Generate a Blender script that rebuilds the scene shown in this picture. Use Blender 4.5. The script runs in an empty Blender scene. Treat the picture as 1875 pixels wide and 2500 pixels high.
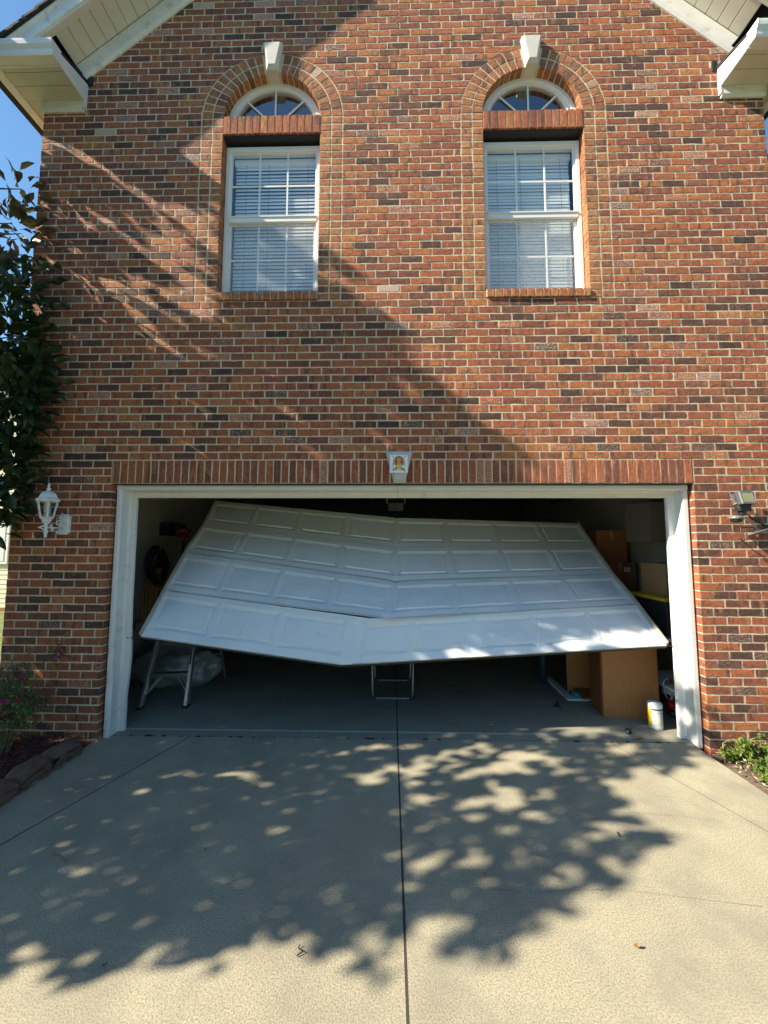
import bpy, bmesh, math, random
from mathutils import Vector, Matrix, noise as mnoise
rad = math.radians
random.seed(7)
S = bpy.context.scene
COL = S.collection

# ------------------------------------------------------------------ camera
F = 940.0
_a, _b, _c = -.08059581, .02191341, .00246095
ca, sa, cb, sb, cc, sc = math.cos(_a), math.sin(_a), math.cos(_b), math.sin(_b), math.cos(_c), math.sin(_c)
RX = Matrix(((1, 0, 0), (0, ca, -sa), (0, sa, ca)))
RY = Matrix(((cb, 0, sb), (0, 1, 0), (-sb, 0, cb)))
RZ = Matrix(((cc, -sc, 0), (sc, cc, 0), (0, 0, 1)))
MC = RZ @ RX @ RY
CAM = Vector((0, -3.4, 1.7))
def w_of(r):
    return Vector((r[0], r[2], -r[1]))
cx_, cy_, cz_ = w_of(MC[0]), w_of(MC[1]), w_of(MC[2])
cam_d = bpy.data.cameras.new('camera')
cam = bpy.data.objects.new('camera', cam_d)
COL.objects.link(cam)
m = Matrix.Identity(4)
for i in range(3):
    m[i][0] = cx_[i]; m[i][1] = -cy_[i]; m[i][2] = -cz_[i]; m[i][3] = CAM[i]
cam.matrix_world = m
cam_d.sensor_fit = 'VERTICAL'
cam_d.sensor_height = 24
cam_d.lens = 24 * F / 2500
cam_d.clip_start = .02
cam_d.clip_end = 400
S.camera = cam

def ray(px, py):
    d = MC.transposed() @ Vector(((px - 937.5) / F, (py - 1250) / F, 1))
    return Vector((d[0], d[2], -d[1]))
def at(px, py, Y=0.0):
    d = ray(px, py); return CAM + d * ((Y - CAM[1]) / d[1])
def atz(px, py, Z=0.0):
    d = ray(px, py); return CAM + d * ((Z - CAM[2]) / d[2])

# ------------------------------------------------------------------ light
SUN = Vector((3.7, 1, -2.75)).normalized()          # direction the light travels
elev = math.asin(-SUN.z)
azim = math.atan2(-SUN.x, -SUN.y)                    # compass angle from +Y, clockwise
world = bpy.data.worlds.new('World'); S.world = world
world.use_nodes = True
wn = world.node_tree; wn.nodes.clear()
wo = wn.nodes.new('ShaderNodeOutputWorld'); bg = wn.nodes.new('ShaderNodeBackground')
sky = wn.nodes.new('ShaderNodeTexSky'); sky.sky_type = 'NISHITA'; sky.sun_disc = False
sky.sun_elevation = elev; sky.sun_rotation = azim
sky.air_density = 1.0; sky.dust_density = .3; sky.ozone_density = 1.0
bg.inputs[1].default_value = .078
tn = wn.nodes.new('ShaderNodeMix'); tn.data_type = 'RGBA'; tn.blend_type = 'MULTIPLY'; tn.inputs[0].default_value = 1; tn.inputs[7].default_value = (.76, 1.06, 1.17, 1)
wn.links.new(sky.outputs[0], tn.inputs[6]); wn.links.new(tn.outputs[2], bg.inputs[0]); wn.links.new(bg.outputs[0], wo.inputs[0])
sd = bpy.data.lights.new('sun', 'SUN'); sd.energy = 5.0; sd.angle = rad(.53); sd.color = (1, .89, .71)
so = bpy.data.objects.new('sun', sd); COL.objects.link(so)
so.rotation_euler = SUN.to_track_quat('-Z', 'Y').to_euler(); so.location = (-12, -6, 12)
S.view_settings.view_transform = 'Standard'; S.view_settings.look = 'None'
S.view_settings.exposure = 1.30; S.view_settings.gamma = 1
S.view_settings.use_curve_mapping = False

# ------------------------------------------------------------------ materials
MATS = {}
def N(nt, t, **kw):
    n = nt.nodes.new(t)
    for k, v in kw.items(): setattr(n, k, v)
    return n
def mat(name, base, rough=.6, metal=0, spec=.5, mott=0, mscale=6, fine=0, fscale=120, bump=0, bscale=80,
        dirt=None, dscale=3, dlo=.55, dhi=.75, stretch=(1, 1, 1), world_co=True, coat=0, fleck=0, flsc=100):
    if name in MATS: return MATS[name]
    M = bpy.data.materials.new(name); M.use_nodes = True; nt = M.node_tree
    b = nt.nodes['Principled BSDF']; L = nt.links
    b.inputs['Roughness'].default_value = rough; b.inputs['Metallic'].default_value = metal
    b.inputs['Specular IOR Level'].default_value = spec
    b.inputs['Coat Weight'].default_value = coat
    if world_co: co = N(nt, 'ShaderNodeNewGeometry').outputs['Position']
    else: co = N(nt, 'ShaderNodeTexCoord').outputs['Object']
    mp = N(nt, 'ShaderNodeMapping'); mp.inputs['Scale'].default_value = stretch
    L.new(co, mp.inputs[0]); co = mp.outputs[0]
    rgb = N(nt, 'ShaderNodeRGB'); rgb.outputs[0].default_value = (*base, 1); col = rgb.outputs[0]
    def noise(sc, det=4, rg=.6):
        n = N(nt, 'ShaderNodeTexNoise'); n.inputs['Scale'].default_value = sc
        n.inputs['Detail'].default_value = det; n.inputs['Roughness'].default_value = rg
        L.new(co, n.inputs['Vector']); return n.outputs[0]
    def mul(col, fac, lo, hi):
        mr = N(nt, 'ShaderNodeMapRange'); mr.inputs[1].default_value = .25; mr.inputs[2].default_value = .75
        mr.inputs[3].default_value = lo; mr.inputs[4].default_value = hi; L.new(fac, mr.inputs[0])
        vm = N(nt, 'ShaderNodeVectorMath', operation='SCALE'); L.new(col, vm.inputs[0]); L.new(mr.outputs[0], vm.inputs['Scale'])
        return vm.outputs[0]
    if mott: col = mul(col, noise(mscale), 1 - mott, 1 + mott)
    if fine: col = mul(col, noise(fscale, 3, .7), 1 - fine, 1 + fine)
    if fleck:
        fl_ = N(nt, 'ShaderNodeMapRange'); fl_.inputs[1].default_value = .42; fl_.inputs[2].default_value = .64; fl_.inputs[3].default_value = 1 + fleck * .45; fl_.inputs[4].default_value = 1 - fleck
        L.new(noise(flsc, 3, .65), fl_.inputs[0]); fv = N(nt, 'ShaderNodeVectorMath', operation='SCALE'); L.new(col, fv.inputs[0]); L.new(fl_.outputs[0], fv.inputs['Scale']); col = fv.outputs[0]
    if dirt:
        mr = N(nt, 'ShaderNodeMapRange'); mr.inputs[1].default_value = dlo; mr.inputs[2].default_value = dhi
        L.new(noise(dscale, 6, .65), mr.inputs[0])
        mx = N(nt, 'ShaderNodeMix', data_type='RGBA'); L.new(mr.outputs[0], mx.inputs[0]); L.new(col, mx.inputs[6])
        mx.inputs[7].default_value = (*dirt, 1); col = mx.outputs[2]
    L.new(col, b.inputs['Base Color'])
    if bump:
        bp = N(nt, 'ShaderNodeBump'); bp.inputs['Strength'].default_value = 1; bp.inputs['Distance'].default_value = bump
        L.new(noise(bscale, 4), bp.inputs['Height']); L.new(bp.outputs[0], b.inputs['Normal'])
    MATS[name] = M
    return M

def brick_material(name, orange=0.0):
    M = bpy.data.materials.new(name); M.use_nodes = True; nt = M.node_tree; L = nt.links
    b = nt.nodes['Principled BSDF']; b.inputs['Roughness'].default_value = .82; b.inputs['Specular IOR Level'].default_value = .25
    geo = N(nt, 'ShaderNodeNewGeometry'); at_ = N(nt, 'ShaderNodeAttribute', attribute_name='tint')
    sp = N(nt, 'ShaderNodeSeparateColor'); L.new(at_.outputs['Color'], sp.inputs[0])
    rp = N(nt, 'ShaderNodeValToRGB'); L.new(sp.outputs[0], rp.inputs[0])
    e = rp.color_ramp.elements
    pal = [(0, (.085, .048, .040)), (.15, (.14, .064, .048)), (.30, (.25, .088, .056)), (.58, (.345, .112, .060)),
           (.82, (.40, .135, .060)), (1, (.43, .170, .066))]
    if orange: pal = [(0, (.19, .09, .058)), (.2, (.33, .13, .066)), (.5, (.39, .152, .070)), (.8, (.42, .175, .075)), (1, (.45, .21, .10)), ]
    e[0].position = pal[0][0]; e[0].color = (*pal[0][1], 1); e[1].position = pal[-1][0]; e[1].color = (*pal[-1][1], 1)
    for p, c in pal[1:-1]:
        x = e.new(p); x.color = (*c, 1)
    col = rp.outputs[0]
    def noise(sc, det=3, rg=.6, st=None, w=None):
        n = N(nt, 'ShaderNodeTexNoise', noise_dimensions='4D' if w else '3D'); n.inputs['Scale'].default_value = sc
        n.inputs['Detail'].default_value = det; n.inputs['Roughness'].default_value = rg
        src = geo.outputs['Position']
        if st:
            mp = N(nt, 'ShaderNodeMapping'); mp.inputs['Scale'].default_value = st; L.new(src, mp.inputs[0]); src = mp.outputs[0]
        L.new(src, n.inputs['Vector'])
        if w: L.new(w, n.inputs['W'])
        return n.outputs[0]
    def mr(v, a, b_, c, d):
        r = N(nt, 'ShaderNodeMapRange'); r.inputs[1].default_value = a; r.inputs[2].default_value = b_
        r.inputs[3].default_value = c; r.inputs[4].default_value = d; L.new(v, r.inputs[0]); return r.outputs[0]
    w10 = N(nt, 'ShaderNodeMath', operation='MULTIPLY'); L.new(sp.outputs[1], w10.inputs[0]); w10.inputs[1].default_value = 40
    def mixc(col, c2, fac):
        mx = N(nt, 'ShaderNodeMix', data_type='RGBA'); L.new(fac, mx.inputs[0]); L.new(col, mx.inputs[6])
        mx.inputs[7].default_value = (*c2, 1); return mx.outputs[2]
    def scale(col, f):
        vm = N(nt, 'ShaderNodeVectorMath', operation='SCALE'); L.new(col, vm.inputs[0]); L.new(f, vm.inputs['Scale']); return vm.outputs[0]
    # vertical kiln bands, dark and orange flashes, grain
    band = noise(22, 2, .5, (1, 1, .12), w10.outputs[0])
    col = mixc(col, (.10, .062, .052), mr(band, .54, .68, 0, .8))
    col = mixc(col, (.50, .215, .09), mr(noise(17, 2, .5, (1, 1, .3), w10.outputs[0]), .58, .72, 0, .6))
    col = scale(col, mr(noise(34, 4, .7), .3, .7, .66, 1.34))
    col = scale(col, mr(noise(190, 2, .7), .3, .7, .62, 1.38))
    # pale mortar smear / lime bloom on some bricks (amount in tint.b)
    bl = N(nt, 'ShaderNodeMath', operation='ADD'); L.new(sp.outputs[2], bl.inputs[0]); L.new(noise(75, 4, .75), bl.inputs[1])
    col = mixc(col, (.62, .48, .41), mr(bl.outputs[0], .98, 1.12, 0, .7))
    L.new(col, b.inputs['Base Color'])
    bp = N(nt, 'ShaderNodeBump'); bp.inputs['Strength'].default_value = 1; bp.inputs['Distance'].default_value = .004
    ad = N(nt, 'ShaderNodeMath', operation='ADD'); L.new(noise(60, 4, .7), ad.inputs[0]); L.new(noise(240, 2, .6), ad.inputs[1])
    L.new(ad.outputs[0], bp.inputs['Height']); L.new(bp.outputs[0], b.inputs['Normal'])
    MATS[name] = M
    return M
BR = brick_material('brick_clay'); BO = brick_material('brick_clay_orange', 1)
MORT = mat('mortar', (.60, .51, .355), .95, mott=.14, mscale=9, fine=.12, fscale=220, bump=.003, bscale=180)

def glass_mat(name, tint=(.95, .98, 1), refl=1.5, gain=.9):
    M = bpy.data.materials.new(name); M.use_nodes = True; nt = M.node_tree; L = nt.links; nt.nodes.clear()
    o = N(nt, 'ShaderNodeOutputMaterial'); tr = N(nt, 'ShaderNodeBsdfTransparent'); gl = N(nt, 'ShaderNodeBsdfGlossy')
    tr.inputs[0].default_value = (*tint, 1); gl.inputs[0].default_value = (1, 1, 1, 1); gl.inputs['Roughness'].default_value = .015
    fr = N(nt, 'ShaderNodeFresnel'); fr.inputs[0].default_value = refl
    gg = N(nt, 'ShaderNodeNewGeometry'); io = N(nt, 'ShaderNodeMapRange'); io.inputs[3].default_value = refl; io.inputs[4].default_value = 1 / refl; L.new(gg.outputs['Backfacing'], io.inputs[0]); L.new(io.outputs[0], fr.inputs[0])
    ml = N(nt, 'ShaderNodeMath', operation='MULTIPLY'); ml.use_clamp = True; L.new(fr.outputs[0], ml.inputs[0]); ml.inputs[1].default_value = gain
    mx = N(nt, 'ShaderNodeMixShader'); L.new(ml.outputs[0], mx.inputs[0]); L.new(tr.outputs[0], mx.inputs[1]); L.new(gl.outputs[0], mx.inputs[2])
    L.new(mx.outputs[0], o.inputs[0]); MATS[name] = M
    return M
GLASS = glass_mat('window_glass', refl=1.6)
FGLASS = glass_mat('fanlight_glass', (.8, .85, .9), refl=1.7, gain=2.4)
LGLASS = glass_mat('lamp_glass', (.82, .86, .9), 1.45)
def screen_mat():
    M = bpy.data.materials.new('insect_screen'); M.use_nodes = True; nt = M.node_tree; L = nt.links; nt.nodes.clear()
    o = N(nt, 'ShaderNodeOutputMaterial'); tr = N(nt, 'ShaderNodeBsdfTransparent'); df = N(nt, 'ShaderNodeBsdfDiffuse')
    g = N(nt, 'ShaderNodeNewGeometry'); n = N(nt, 'ShaderNodeTexNoise'); n.inputs['Scale'].default_value = 190; n.inputs['Detail'].default_value = 2
    mp = N(nt, 'ShaderNodeMapping'); mp.inputs['Scale'].default_value = (1.2, 1, .6); L.new(g.outputs['Position'], mp.inputs[0]); L.new(mp.outputs[0], n.inputs['Vector'])
    mr = N(nt, 'ShaderNodeMapRange'); mr.inputs[1].default_value = .36; mr.inputs[2].default_value = .64; mr.inputs[3].default_value = .02; mr.inputs[4].default_value = .30
    L.new(n.outputs[0], mr.inputs[0]); df.inputs[0].default_value = (.80, .81, .82, 1)
    mx = N(nt, 'ShaderNodeMixShader'); L.new(mr.outputs[0], mx.inputs[0]); L.new(tr.outputs[0], mx.inputs[1]); L.new(df.outputs[0], mx.inputs[2])
    L.new(mx.outputs[0], o.inputs[0]); return M
SCREEN = screen_mat()
def leaf_mat(name, c1, c2, trans=.18, rough=.35):
    M = bpy.data.materials.new(name); M.use_nodes = True; nt = M.node_tree; L = nt.links
    b = nt.nodes['Principled BSDF']; o = nt.nodes['Material Output']
    g = N(nt, 'ShaderNodeNewGeometry'); n = N(nt, 'ShaderNodeTexNoise'); n.inputs['Scale'].default_value = 9; L.new(g.outputs['Position'], n.inputs['Vector'])
    rp = N(nt, 'ShaderNodeValToRGB'); rp.color_ramp.elements[0].position = .35; rp.color_ramp.elements[1].position = .65
    rp.color_ramp.elements[0].color = (*c1, 1); rp.color_ramp.elements[1].color = (*c2, 1); L.new(n.outputs[0], rp.inputs[0])
    L.new(rp.outputs[0], b.inputs['Base Color']); b.inputs['Roughness'].default_value = rough
    t = N(nt, 'ShaderNodeBsdfTranslucent'); L.new(rp.outputs[0], t.inputs[0])
    mx = N(nt, 'ShaderNodeMixShader'); mx.inputs[0].default_value = trans
    L.new(b.outputs[0], mx.inputs[1]); L.new(t.outputs[0], mx.inputs[2]); L.new(mx.outputs[0], o.inputs[0]); return M

WHITE = mat('white_vinyl', (.80, .80, .79), .38, mott=.03, mscale=3)
WTRIM = mat('white_trim', (.76, .75, .73), .5, mott=.10, mscale=5, dirt=(.42, .37, .30), dscale=9, dlo=.55, dhi=.80, bump=.0015, bscale=14)
SOFF = mat('cream_soffit', (.70, .66, .58), .6, mott=.04, mscale=7, fine=.05, fscale=160)
ALU = mat('gutter_white', (.76, .75, .73), .28, mott=.06, mscale=14, spec=.6)
BLACKP = mat('black_flashing', (.018, .018, .02), .55)
SHING = mat('roof_shingle', (.045, .043, .042), .9, mott=.3, mscale=20, fine=.3, fscale=150, bump=.003, bscale=150)
STONEK = mat('cast_stone', (.66, .62, .55), .8, mott=.08, mscale=10, fine=.08, fscale=150, bump=.002, bscale=120)
DOORM = mat('door_steel', (.78, .81, .83), .40, dirt=(.52, .50, .46), dscale=11, dlo=.62, dhi=.92, mott=.03, mscale=4, fine=.02, fscale=200, bump=.0006, bscale=190)
DOORE = mat('door_edge', (.42, .40, .34), .55, mott=.25, mscale=14)
RUBBER = mat('rubber', (.03, .03, .028), .75, mott=.3, mscale=18, dirt=(.10, .09, .07), dscale=20)
STEEL = mat('dark_steel', (.10, .10, .10), .45, .7, mott=.2, mscale=10)
ALUM = mat('aluminium', (.62, .63, .64), .35, .85, mott=.12, mscale=12)
BLACK = mat('black_plastic', (.022, .022, .024), .45)
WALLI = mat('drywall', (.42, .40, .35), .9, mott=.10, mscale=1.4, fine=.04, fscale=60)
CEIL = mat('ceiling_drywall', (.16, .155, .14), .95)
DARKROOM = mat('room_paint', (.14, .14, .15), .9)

# ------------------------------------------------------------------ mesh helpers
V3_ = Vector
class MB:
    def __init__(s): s.v = []; s.f = []; s.t = []
    def add(s, vs, fs, tint=None):
        o = len(s.v); s.v += [tuple(v) for v in vs]; s.f += [tuple(o + i for i in f) for f in fs]
        if tint is not None: s.t += [tint] * len(vs)
        return s
    def quad(s, a, b, c, d): return s.add([a, b, c, d], [(0, 1, 2, 3)])
    def box(s, x0, x1, y0, y1, z0, z1):
        vs = [(x0, y0, z0), (x1, y0, z0), (x1, y1, z0), (x0, y1, z0), (x0, y0, z1), (x1, y0, z1), (x1, y1, z1), (x0, y1, z1)]
        return s.add(vs, [(0, 3, 2, 1), (4, 5, 6, 7), (0, 1, 5, 4), (1, 2, 6, 5), (2, 3, 7, 6), (3, 0, 4, 7)])
    def obox(s, c, ux, uy, uz, hx, hy, hz):
        c = Vector(c); ux, uy, uz = Vector(ux).normalized() * hx, Vector(uy).normalized() * hy, Vector(uz).normalized() * hz
        vs = [c - ux - uy - uz, c + ux - uy - uz, c + ux + uy - uz, c - ux + uy - uz, c - ux - uy + uz, c + ux - uy + uz, c + ux + uy + uz, c - ux + uy + uz]
        return s.add(vs, [(0, 3, 2, 1), (4, 5, 6, 7), (0, 1, 5, 4), (1, 2, 6, 5), (2, 3, 7, 6), (3, 0, 4, 7)])
    def bar(s, a, b, w, h, up=(0, 0, 1)):
        a, b = Vector(a), Vector(b); d = (b - a).normalized(); u = Vector(up)
        sd_ = d.cross(u)
        if sd_.length < 1e-4: sd_ = d.cross(Vector((1, 0, 0)))
        sd_.normalize(); up2 = sd_.cross(d)
        return s.obox((a + b) / 2, d, sd_, up2, (b - a).length / 2, w / 2, h / 2)
    def prism(s, prof, axis_a, axis_b, e0, e1):
        """profile points (p,q) mapped by fn; extruded between two frames e0,e1: functions (p,q)->point"""
        n = len(prof); vs = [e0(*p) for p in prof] + [e1(*p) for p in prof]
        fs = [(i, (i + 1) % n, n + (i + 1) % n, n + i) for i in range(n)] + [tuple(range(n - 1, -1, -1)), tuple(range(n, 2 * n))]
        return s.add(vs, fs)
    def tube(s, pts, r, n=8, closed=False, caps=True):
        pts = [Vector(p) for p in pts]; rs = r if isinstance(r, (list, tuple)) else [r] * len(pts)
        o = len(s.v); last = None; k = len(pts)
        for i, p in enumerate(pts):
            if closed: d = pts[(i + 1) % k] - pts[i - 1]
            else: d = pts[min(i + 1, k - 1)] - pts[max(i - 1, 0)]
            d.normalize()
            if last is None:
                u = d.orthogonal().normalized()
            else:
                u = last - d * last.dot(d); u = u.normalized() if u.length > 1e-5 else d.orthogonal().normalized()
            last = u; v = d.cross(u)
            for j in range(n):
                t = 2 * math.pi * j / n; s.v.append(tuple(p + (u * math.cos(t) + v * math.sin(t)) * rs[i]))
        for i in range(k if closed else k - 1):
            for j in range(n):
                a = o + i * n + j; b_ = o + i * n + (j + 1) % n; i2 = (i + 1) % k
                s.f.append((a, b_, o + i2 * n + (j + 1) % n, o + i2 * n + j))
        if caps and not closed:
            s.f.append(tuple(o + j for j in range(n - 1, -1, -1))); s.f.append(tuple(o + (k - 1) * n + j for j in range(n)))
        return s
    def lathe(s, prof, c=(0, 0, 0), n=16, ax='z', tw=0):
        o = len(s.v); c = Vector(c); k = len(prof)
        for r, h in prof:
            for j in range(n):
                t = 2 * math.pi * j / n + tw; a, b_ = r * math.cos(t), r * math.sin(t)
                p = {'z': (a, b_, h), 'y': (a, h, b_), 'x': (h, a, b_)}[ax]; s.v.append(tuple(c + Vector(p)))
        for i in range(k - 1):
            for j in range(n):
                s.f.append((o + i * n + j, o + i * n + (j + 1) % n, o + (i + 1) * n + (j + 1) % n, o + (i + 1) * n + j))
        s.f.append(tuple(o + j for j in range(n - 1, -1, -1))); s.f.append(tuple(o + (k - 1) * n + j for j in range(n)))
        return s
    def mesh(s, name):
        me = bpy.data.meshes.new(name); me.from_pydata(s.v, [], s.f)
        if s.t:
            a = me.attributes.new('tint', 'FLOAT_COLOR', 'POINT')
            for i, t in enumerate(s.t): a.data[i].color = (*t, 1)
        me.update(); return me
def obj(name, mb, mt, parent=None, smooth=False, bevel=0, label=None, kind=None, loc=None, fix=True):
    me = mb if isinstance(mb, bpy.types.Mesh) else mb.mesh(name)
    if not me.materials and mt: me.materials.append(mt)
    if fix and not isinstance(mb, bpy.types.Mesh) and len(me.polygons) < 20000:
        b = bmesh.new(); b.from_mesh(me); bmesh.ops.recalc_face_normals(b, faces=b.faces); b.to_mesh(me); b.free()
    if smooth:
        me.polygons.foreach_set('use_smooth', [True] * len(me.polygons))
    o = bpy.data.objects.new(name, me); COL.objects.link(o)
    if parent: o.parent = parent
    if loc is not None: o.location = loc
    if bevel:
        md = o.modifiers.new('bevel', 'BEVEL'); md.width = bevel; md.segments = 2; md.limit_method = 'ANGLE'; md.angle_limit = rad(35)
    if smooth and bevel == 0:
        pass
    if label: o['label'] = label
    if kind: o['kind'] = kind
    return o
def thing(name, label, cat, loc=(0, 0, 0), group=None):
    o = bpy.data.objects.new(name, None); COL.objects.link(o); o.location = loc
    o.empty_display_size = .1
    o['label'] = label; o['category'] = cat
    if group: o['group'] = group
    return o
def tag(o, label, cat, group=None):
    o['label'] = label; o['category'] = cat
    if group: o['group'] = group
    return o
def keep(o, parent):
    """parent without moving: the part was built in world coordinates"""
    o.parent = parent; o.matrix_parent_inverse = Matrix.Translation(parent.location).inverted(); return o
def P(name, mb, mt, parent, **kw):
    o = obj(name, mb, mt, None, **kw); keep(o, parent); return o
def rnd(a, b): return random.uniform(a, b)

# ------------------------------------------------------------------ ground
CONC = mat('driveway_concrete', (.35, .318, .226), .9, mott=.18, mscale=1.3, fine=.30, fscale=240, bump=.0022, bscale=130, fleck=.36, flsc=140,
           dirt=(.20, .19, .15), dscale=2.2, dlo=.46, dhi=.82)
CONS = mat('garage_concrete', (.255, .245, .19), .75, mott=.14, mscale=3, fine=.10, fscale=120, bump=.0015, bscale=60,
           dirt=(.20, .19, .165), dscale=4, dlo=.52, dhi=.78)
GRASSM = mat('lawn_ground', (.13, .17, .05), .95, mott=.35, mscale=3, fine=.4, fscale=40, bump=.03, bscale=30)
g = MB(); g.quad((-150, -150, -.07), (150, -150, -.07), (150, 150, -.07), (-150, 150, -.07))
obj('ground', g, GRASSM, kind='structure')
drive = thing('driveway', 'x', 'x'); del drive['label']; del drive['category']; drive['kind'] = 'structure'
def slab(pts, top=0.0, th=.1, mt=CONC, name='concrete_panel', nsub=1):
    mb = MB(); n = len(pts)
    mb.add([(x, y, top) for x, y in pts] + [(x, y, top - th) for x, y in pts],
           [tuple(range(n))] + [(i + n, (i + 1) % n + n, (i + 1) % n, i) for i in range(n)])
    return P(name, mb, mt, drive)
def jl(p, q, y):  # x on a joint line at given y
    return p[0] + (q[0] - p[0]) * (y - p[1]) / (q[1] - p[1])
JL0, JL1 = (-1.775, .112), (-2.208, -1.135)
JR0, JR1 = (1.862, .104), (2.229, -.921)
CJ = lambda y: .045 - .006 * (y - .1)
gp = .0065
yE = .098
XE = 2.552
# left strip ends where the flared joint meets the driveway edge
yl = JL0[1] + (-XE - JL0[0]) * (JL1[1] - JL0[1]) / (JL1[0] - JL0[0])
yr = JR0[1] + (XE - JR0[0]) * (JR1[1] - JR0[1]) / (JR1[0] - JR0[0])
slab([(-XE, yE), (-XE, yl + .1), (jl(JL0, JL1, yl + .1) - gp, yl + .1), (JL0[0] - gp, yE)][::1])
slab([(JL0[0] + gp, yE), (jl(JL0, JL1, yl + .1) + gp, yl + .1), (-XE, yl + .05), (-XE, -9), (CJ(-9) - .006, -9), (CJ(yE) - .006, yE)])
slab([(CJ(yE) + .006, yE), (CJ(-9) + .006, -9), (XE, -9), (XE, yr + .05), (jl(JR0, JR1, yr + .1) - .004, yr + .1), (JR0[0] - .004, yE)])
slab([(JR0[0] + .004, yE), (jl(JR0, JR1, yr + .1) + .004, yr + .1), (XE, yr + .1), (XE, yE)])
gj = MB(); gj.quad((-XE, -9, -.0012), (XE, -9, -.0012), (XE, .1, -.0012), (-XE, .1, -.0012))
P('joint_filler', gj, mat('joint_dirt', (.05, .045, .035), .95), drive)
# faint broom-finish control lines
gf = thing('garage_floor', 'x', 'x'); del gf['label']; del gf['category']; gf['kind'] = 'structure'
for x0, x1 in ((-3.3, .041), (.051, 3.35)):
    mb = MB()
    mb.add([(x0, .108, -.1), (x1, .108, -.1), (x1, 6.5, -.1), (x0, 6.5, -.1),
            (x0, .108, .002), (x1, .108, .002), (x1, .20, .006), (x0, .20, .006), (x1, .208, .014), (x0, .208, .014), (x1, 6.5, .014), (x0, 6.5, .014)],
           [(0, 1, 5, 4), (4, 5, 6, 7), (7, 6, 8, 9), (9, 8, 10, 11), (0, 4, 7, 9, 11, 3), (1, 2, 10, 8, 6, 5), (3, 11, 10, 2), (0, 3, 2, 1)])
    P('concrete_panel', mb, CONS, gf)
# dark joint debris at the threshold
mb = MB()
for i in range(46):
    x = rnd(-2.45, 2.5); w = rnd(.004, .05) * rnd(.3, 1)
    mb.box(x, x + w, .090, .104 + rnd(0, .008), -.01, rnd(.001, .006))
P('joint_debris', mb, mat('debris', (.035, .03, .022), .95), drive, kind='stuff')

for pts in ([(.9, -.62), (1.05, -.70), (1.2, -.69), (1.42, -.78), (1.75, -.80), (2.1, -.86)], [(-2.3, -.35), (-2.1, -.52), (-1.98, -.74), (-1.9, -1.05)], [(.25, -1.3), (.6, -1.36), (1.1, -1.33), (1.9, -1.42)]):
    mb = MB(); P_ = []
    for (a, b_) in zip(pts[:-1], pts[1:]):
        for t in (0, .2, .4, .6, .8): P_.append((a[0] + (b_[0] - a[0]) * t + rnd(-.008, .008), a[1] + (b_[1] - a[1]) * t + rnd(-.008, .008)))
    for a, b_ in zip(P_[:-1], P_[1:]):
        d_ = Vector((b_[1] - a[1], a[0] - b_[0])).normalized() * rnd(.0003, .0008); mb.quad((a[0] - d_.x, a[1] - d_.y, .004), (b_[0] - d_.x, b_[1] - d_.y, .004), (b_[0] + d_.x, b_[1] + d_.y, .004), (a[0] + d_.x, a[1] + d_.y, .004))
    P('hairline_crack', mb, mat('crack_dark', (.20, .18, .14), .95), drive)
# planting beds
MULCH = mat('mulch_soil', (.055, .026, .018), .95, mott=.5, mscale=14, bump=.03, bscale=30)
def bed(name, x0, x1, y0, y1, z, amp, mt, seed):
    mb = MB(); nx = max(2, int((x1 - x0) / .08)); ny = max(2, int((y1 - y0) / .08))
    for j in range(ny + 1):
        for i in range(nx + 1):
            x = x0 + (x1 - x0) * i / nx; y = y0 + (y1 - y0) * j / ny
            e = min(1, min(i, nx - i) / 2)
            mb.v.append((x, y, z + amp * mnoise.noise(Vector((x * 4 + seed, y * 4, 0))) * e - (0 if i not in (0, nx) else .05)))
    for j in range(ny):
        for i in range(nx):
            a = j * (nx + 1) + i; mb.f.append((a, a + 1, a + nx + 2, a + nx + 1))
    o = obj(name, mb, mt, smooth=True, kind='structure'); return o
bed('mulch_bed', -6.5, -2.66, -5, -.02, .035, .03, MULCH, 3)
bed('planting_bed', 2.58, 6.5, -5, -.02, -.02, .035, mat('bed_soil', (.12, .085, .06), .95, mott=.4, mscale=18, bump=.02, bscale=40), 9)

# ------------------------------------------------------------------ brick house
PZ, Z0 = .0717, .008
PX = .2057
JT = .0115
XL, XR = -3.44, 3.507
OXL, OXR = -2.54, 2.635
WC = (-1.1755, 1.3405)
HB, HI, HM = .689, .475, .582
ZC = 5.825
ZS = Z0 + 55 * PZ
SL0, SR0 = (-2.52, 6.70), (2.84, 6.707)
PITCH = .833
APX = .164
def rake_z(x):
    return min(SL0[1] + PITCH * (x - SL0[0]), SR0[1] - PITCH * (x - SR0[0]))
house = thing('brick_house', 'two storey red brick gable front with two arched windows above an open garage bay', 'house', (0, 0, 0))
VAR = {}
def tint(bloom_p=.13, lo=0, hi=1):
    r = random.random()
    base = rnd(0, .15) if r < .12 else (rnd(.18, .45) if r < .42 else rnd(.42, 1))
    base = lo + (hi - lo) * base
    bl = rnd(.40, .56) if random.random() < bloom_p else rnd(0, .37)
    if random.random() < .004: base, bl = .9, .72
    return (base, random.random(), bl)
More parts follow.
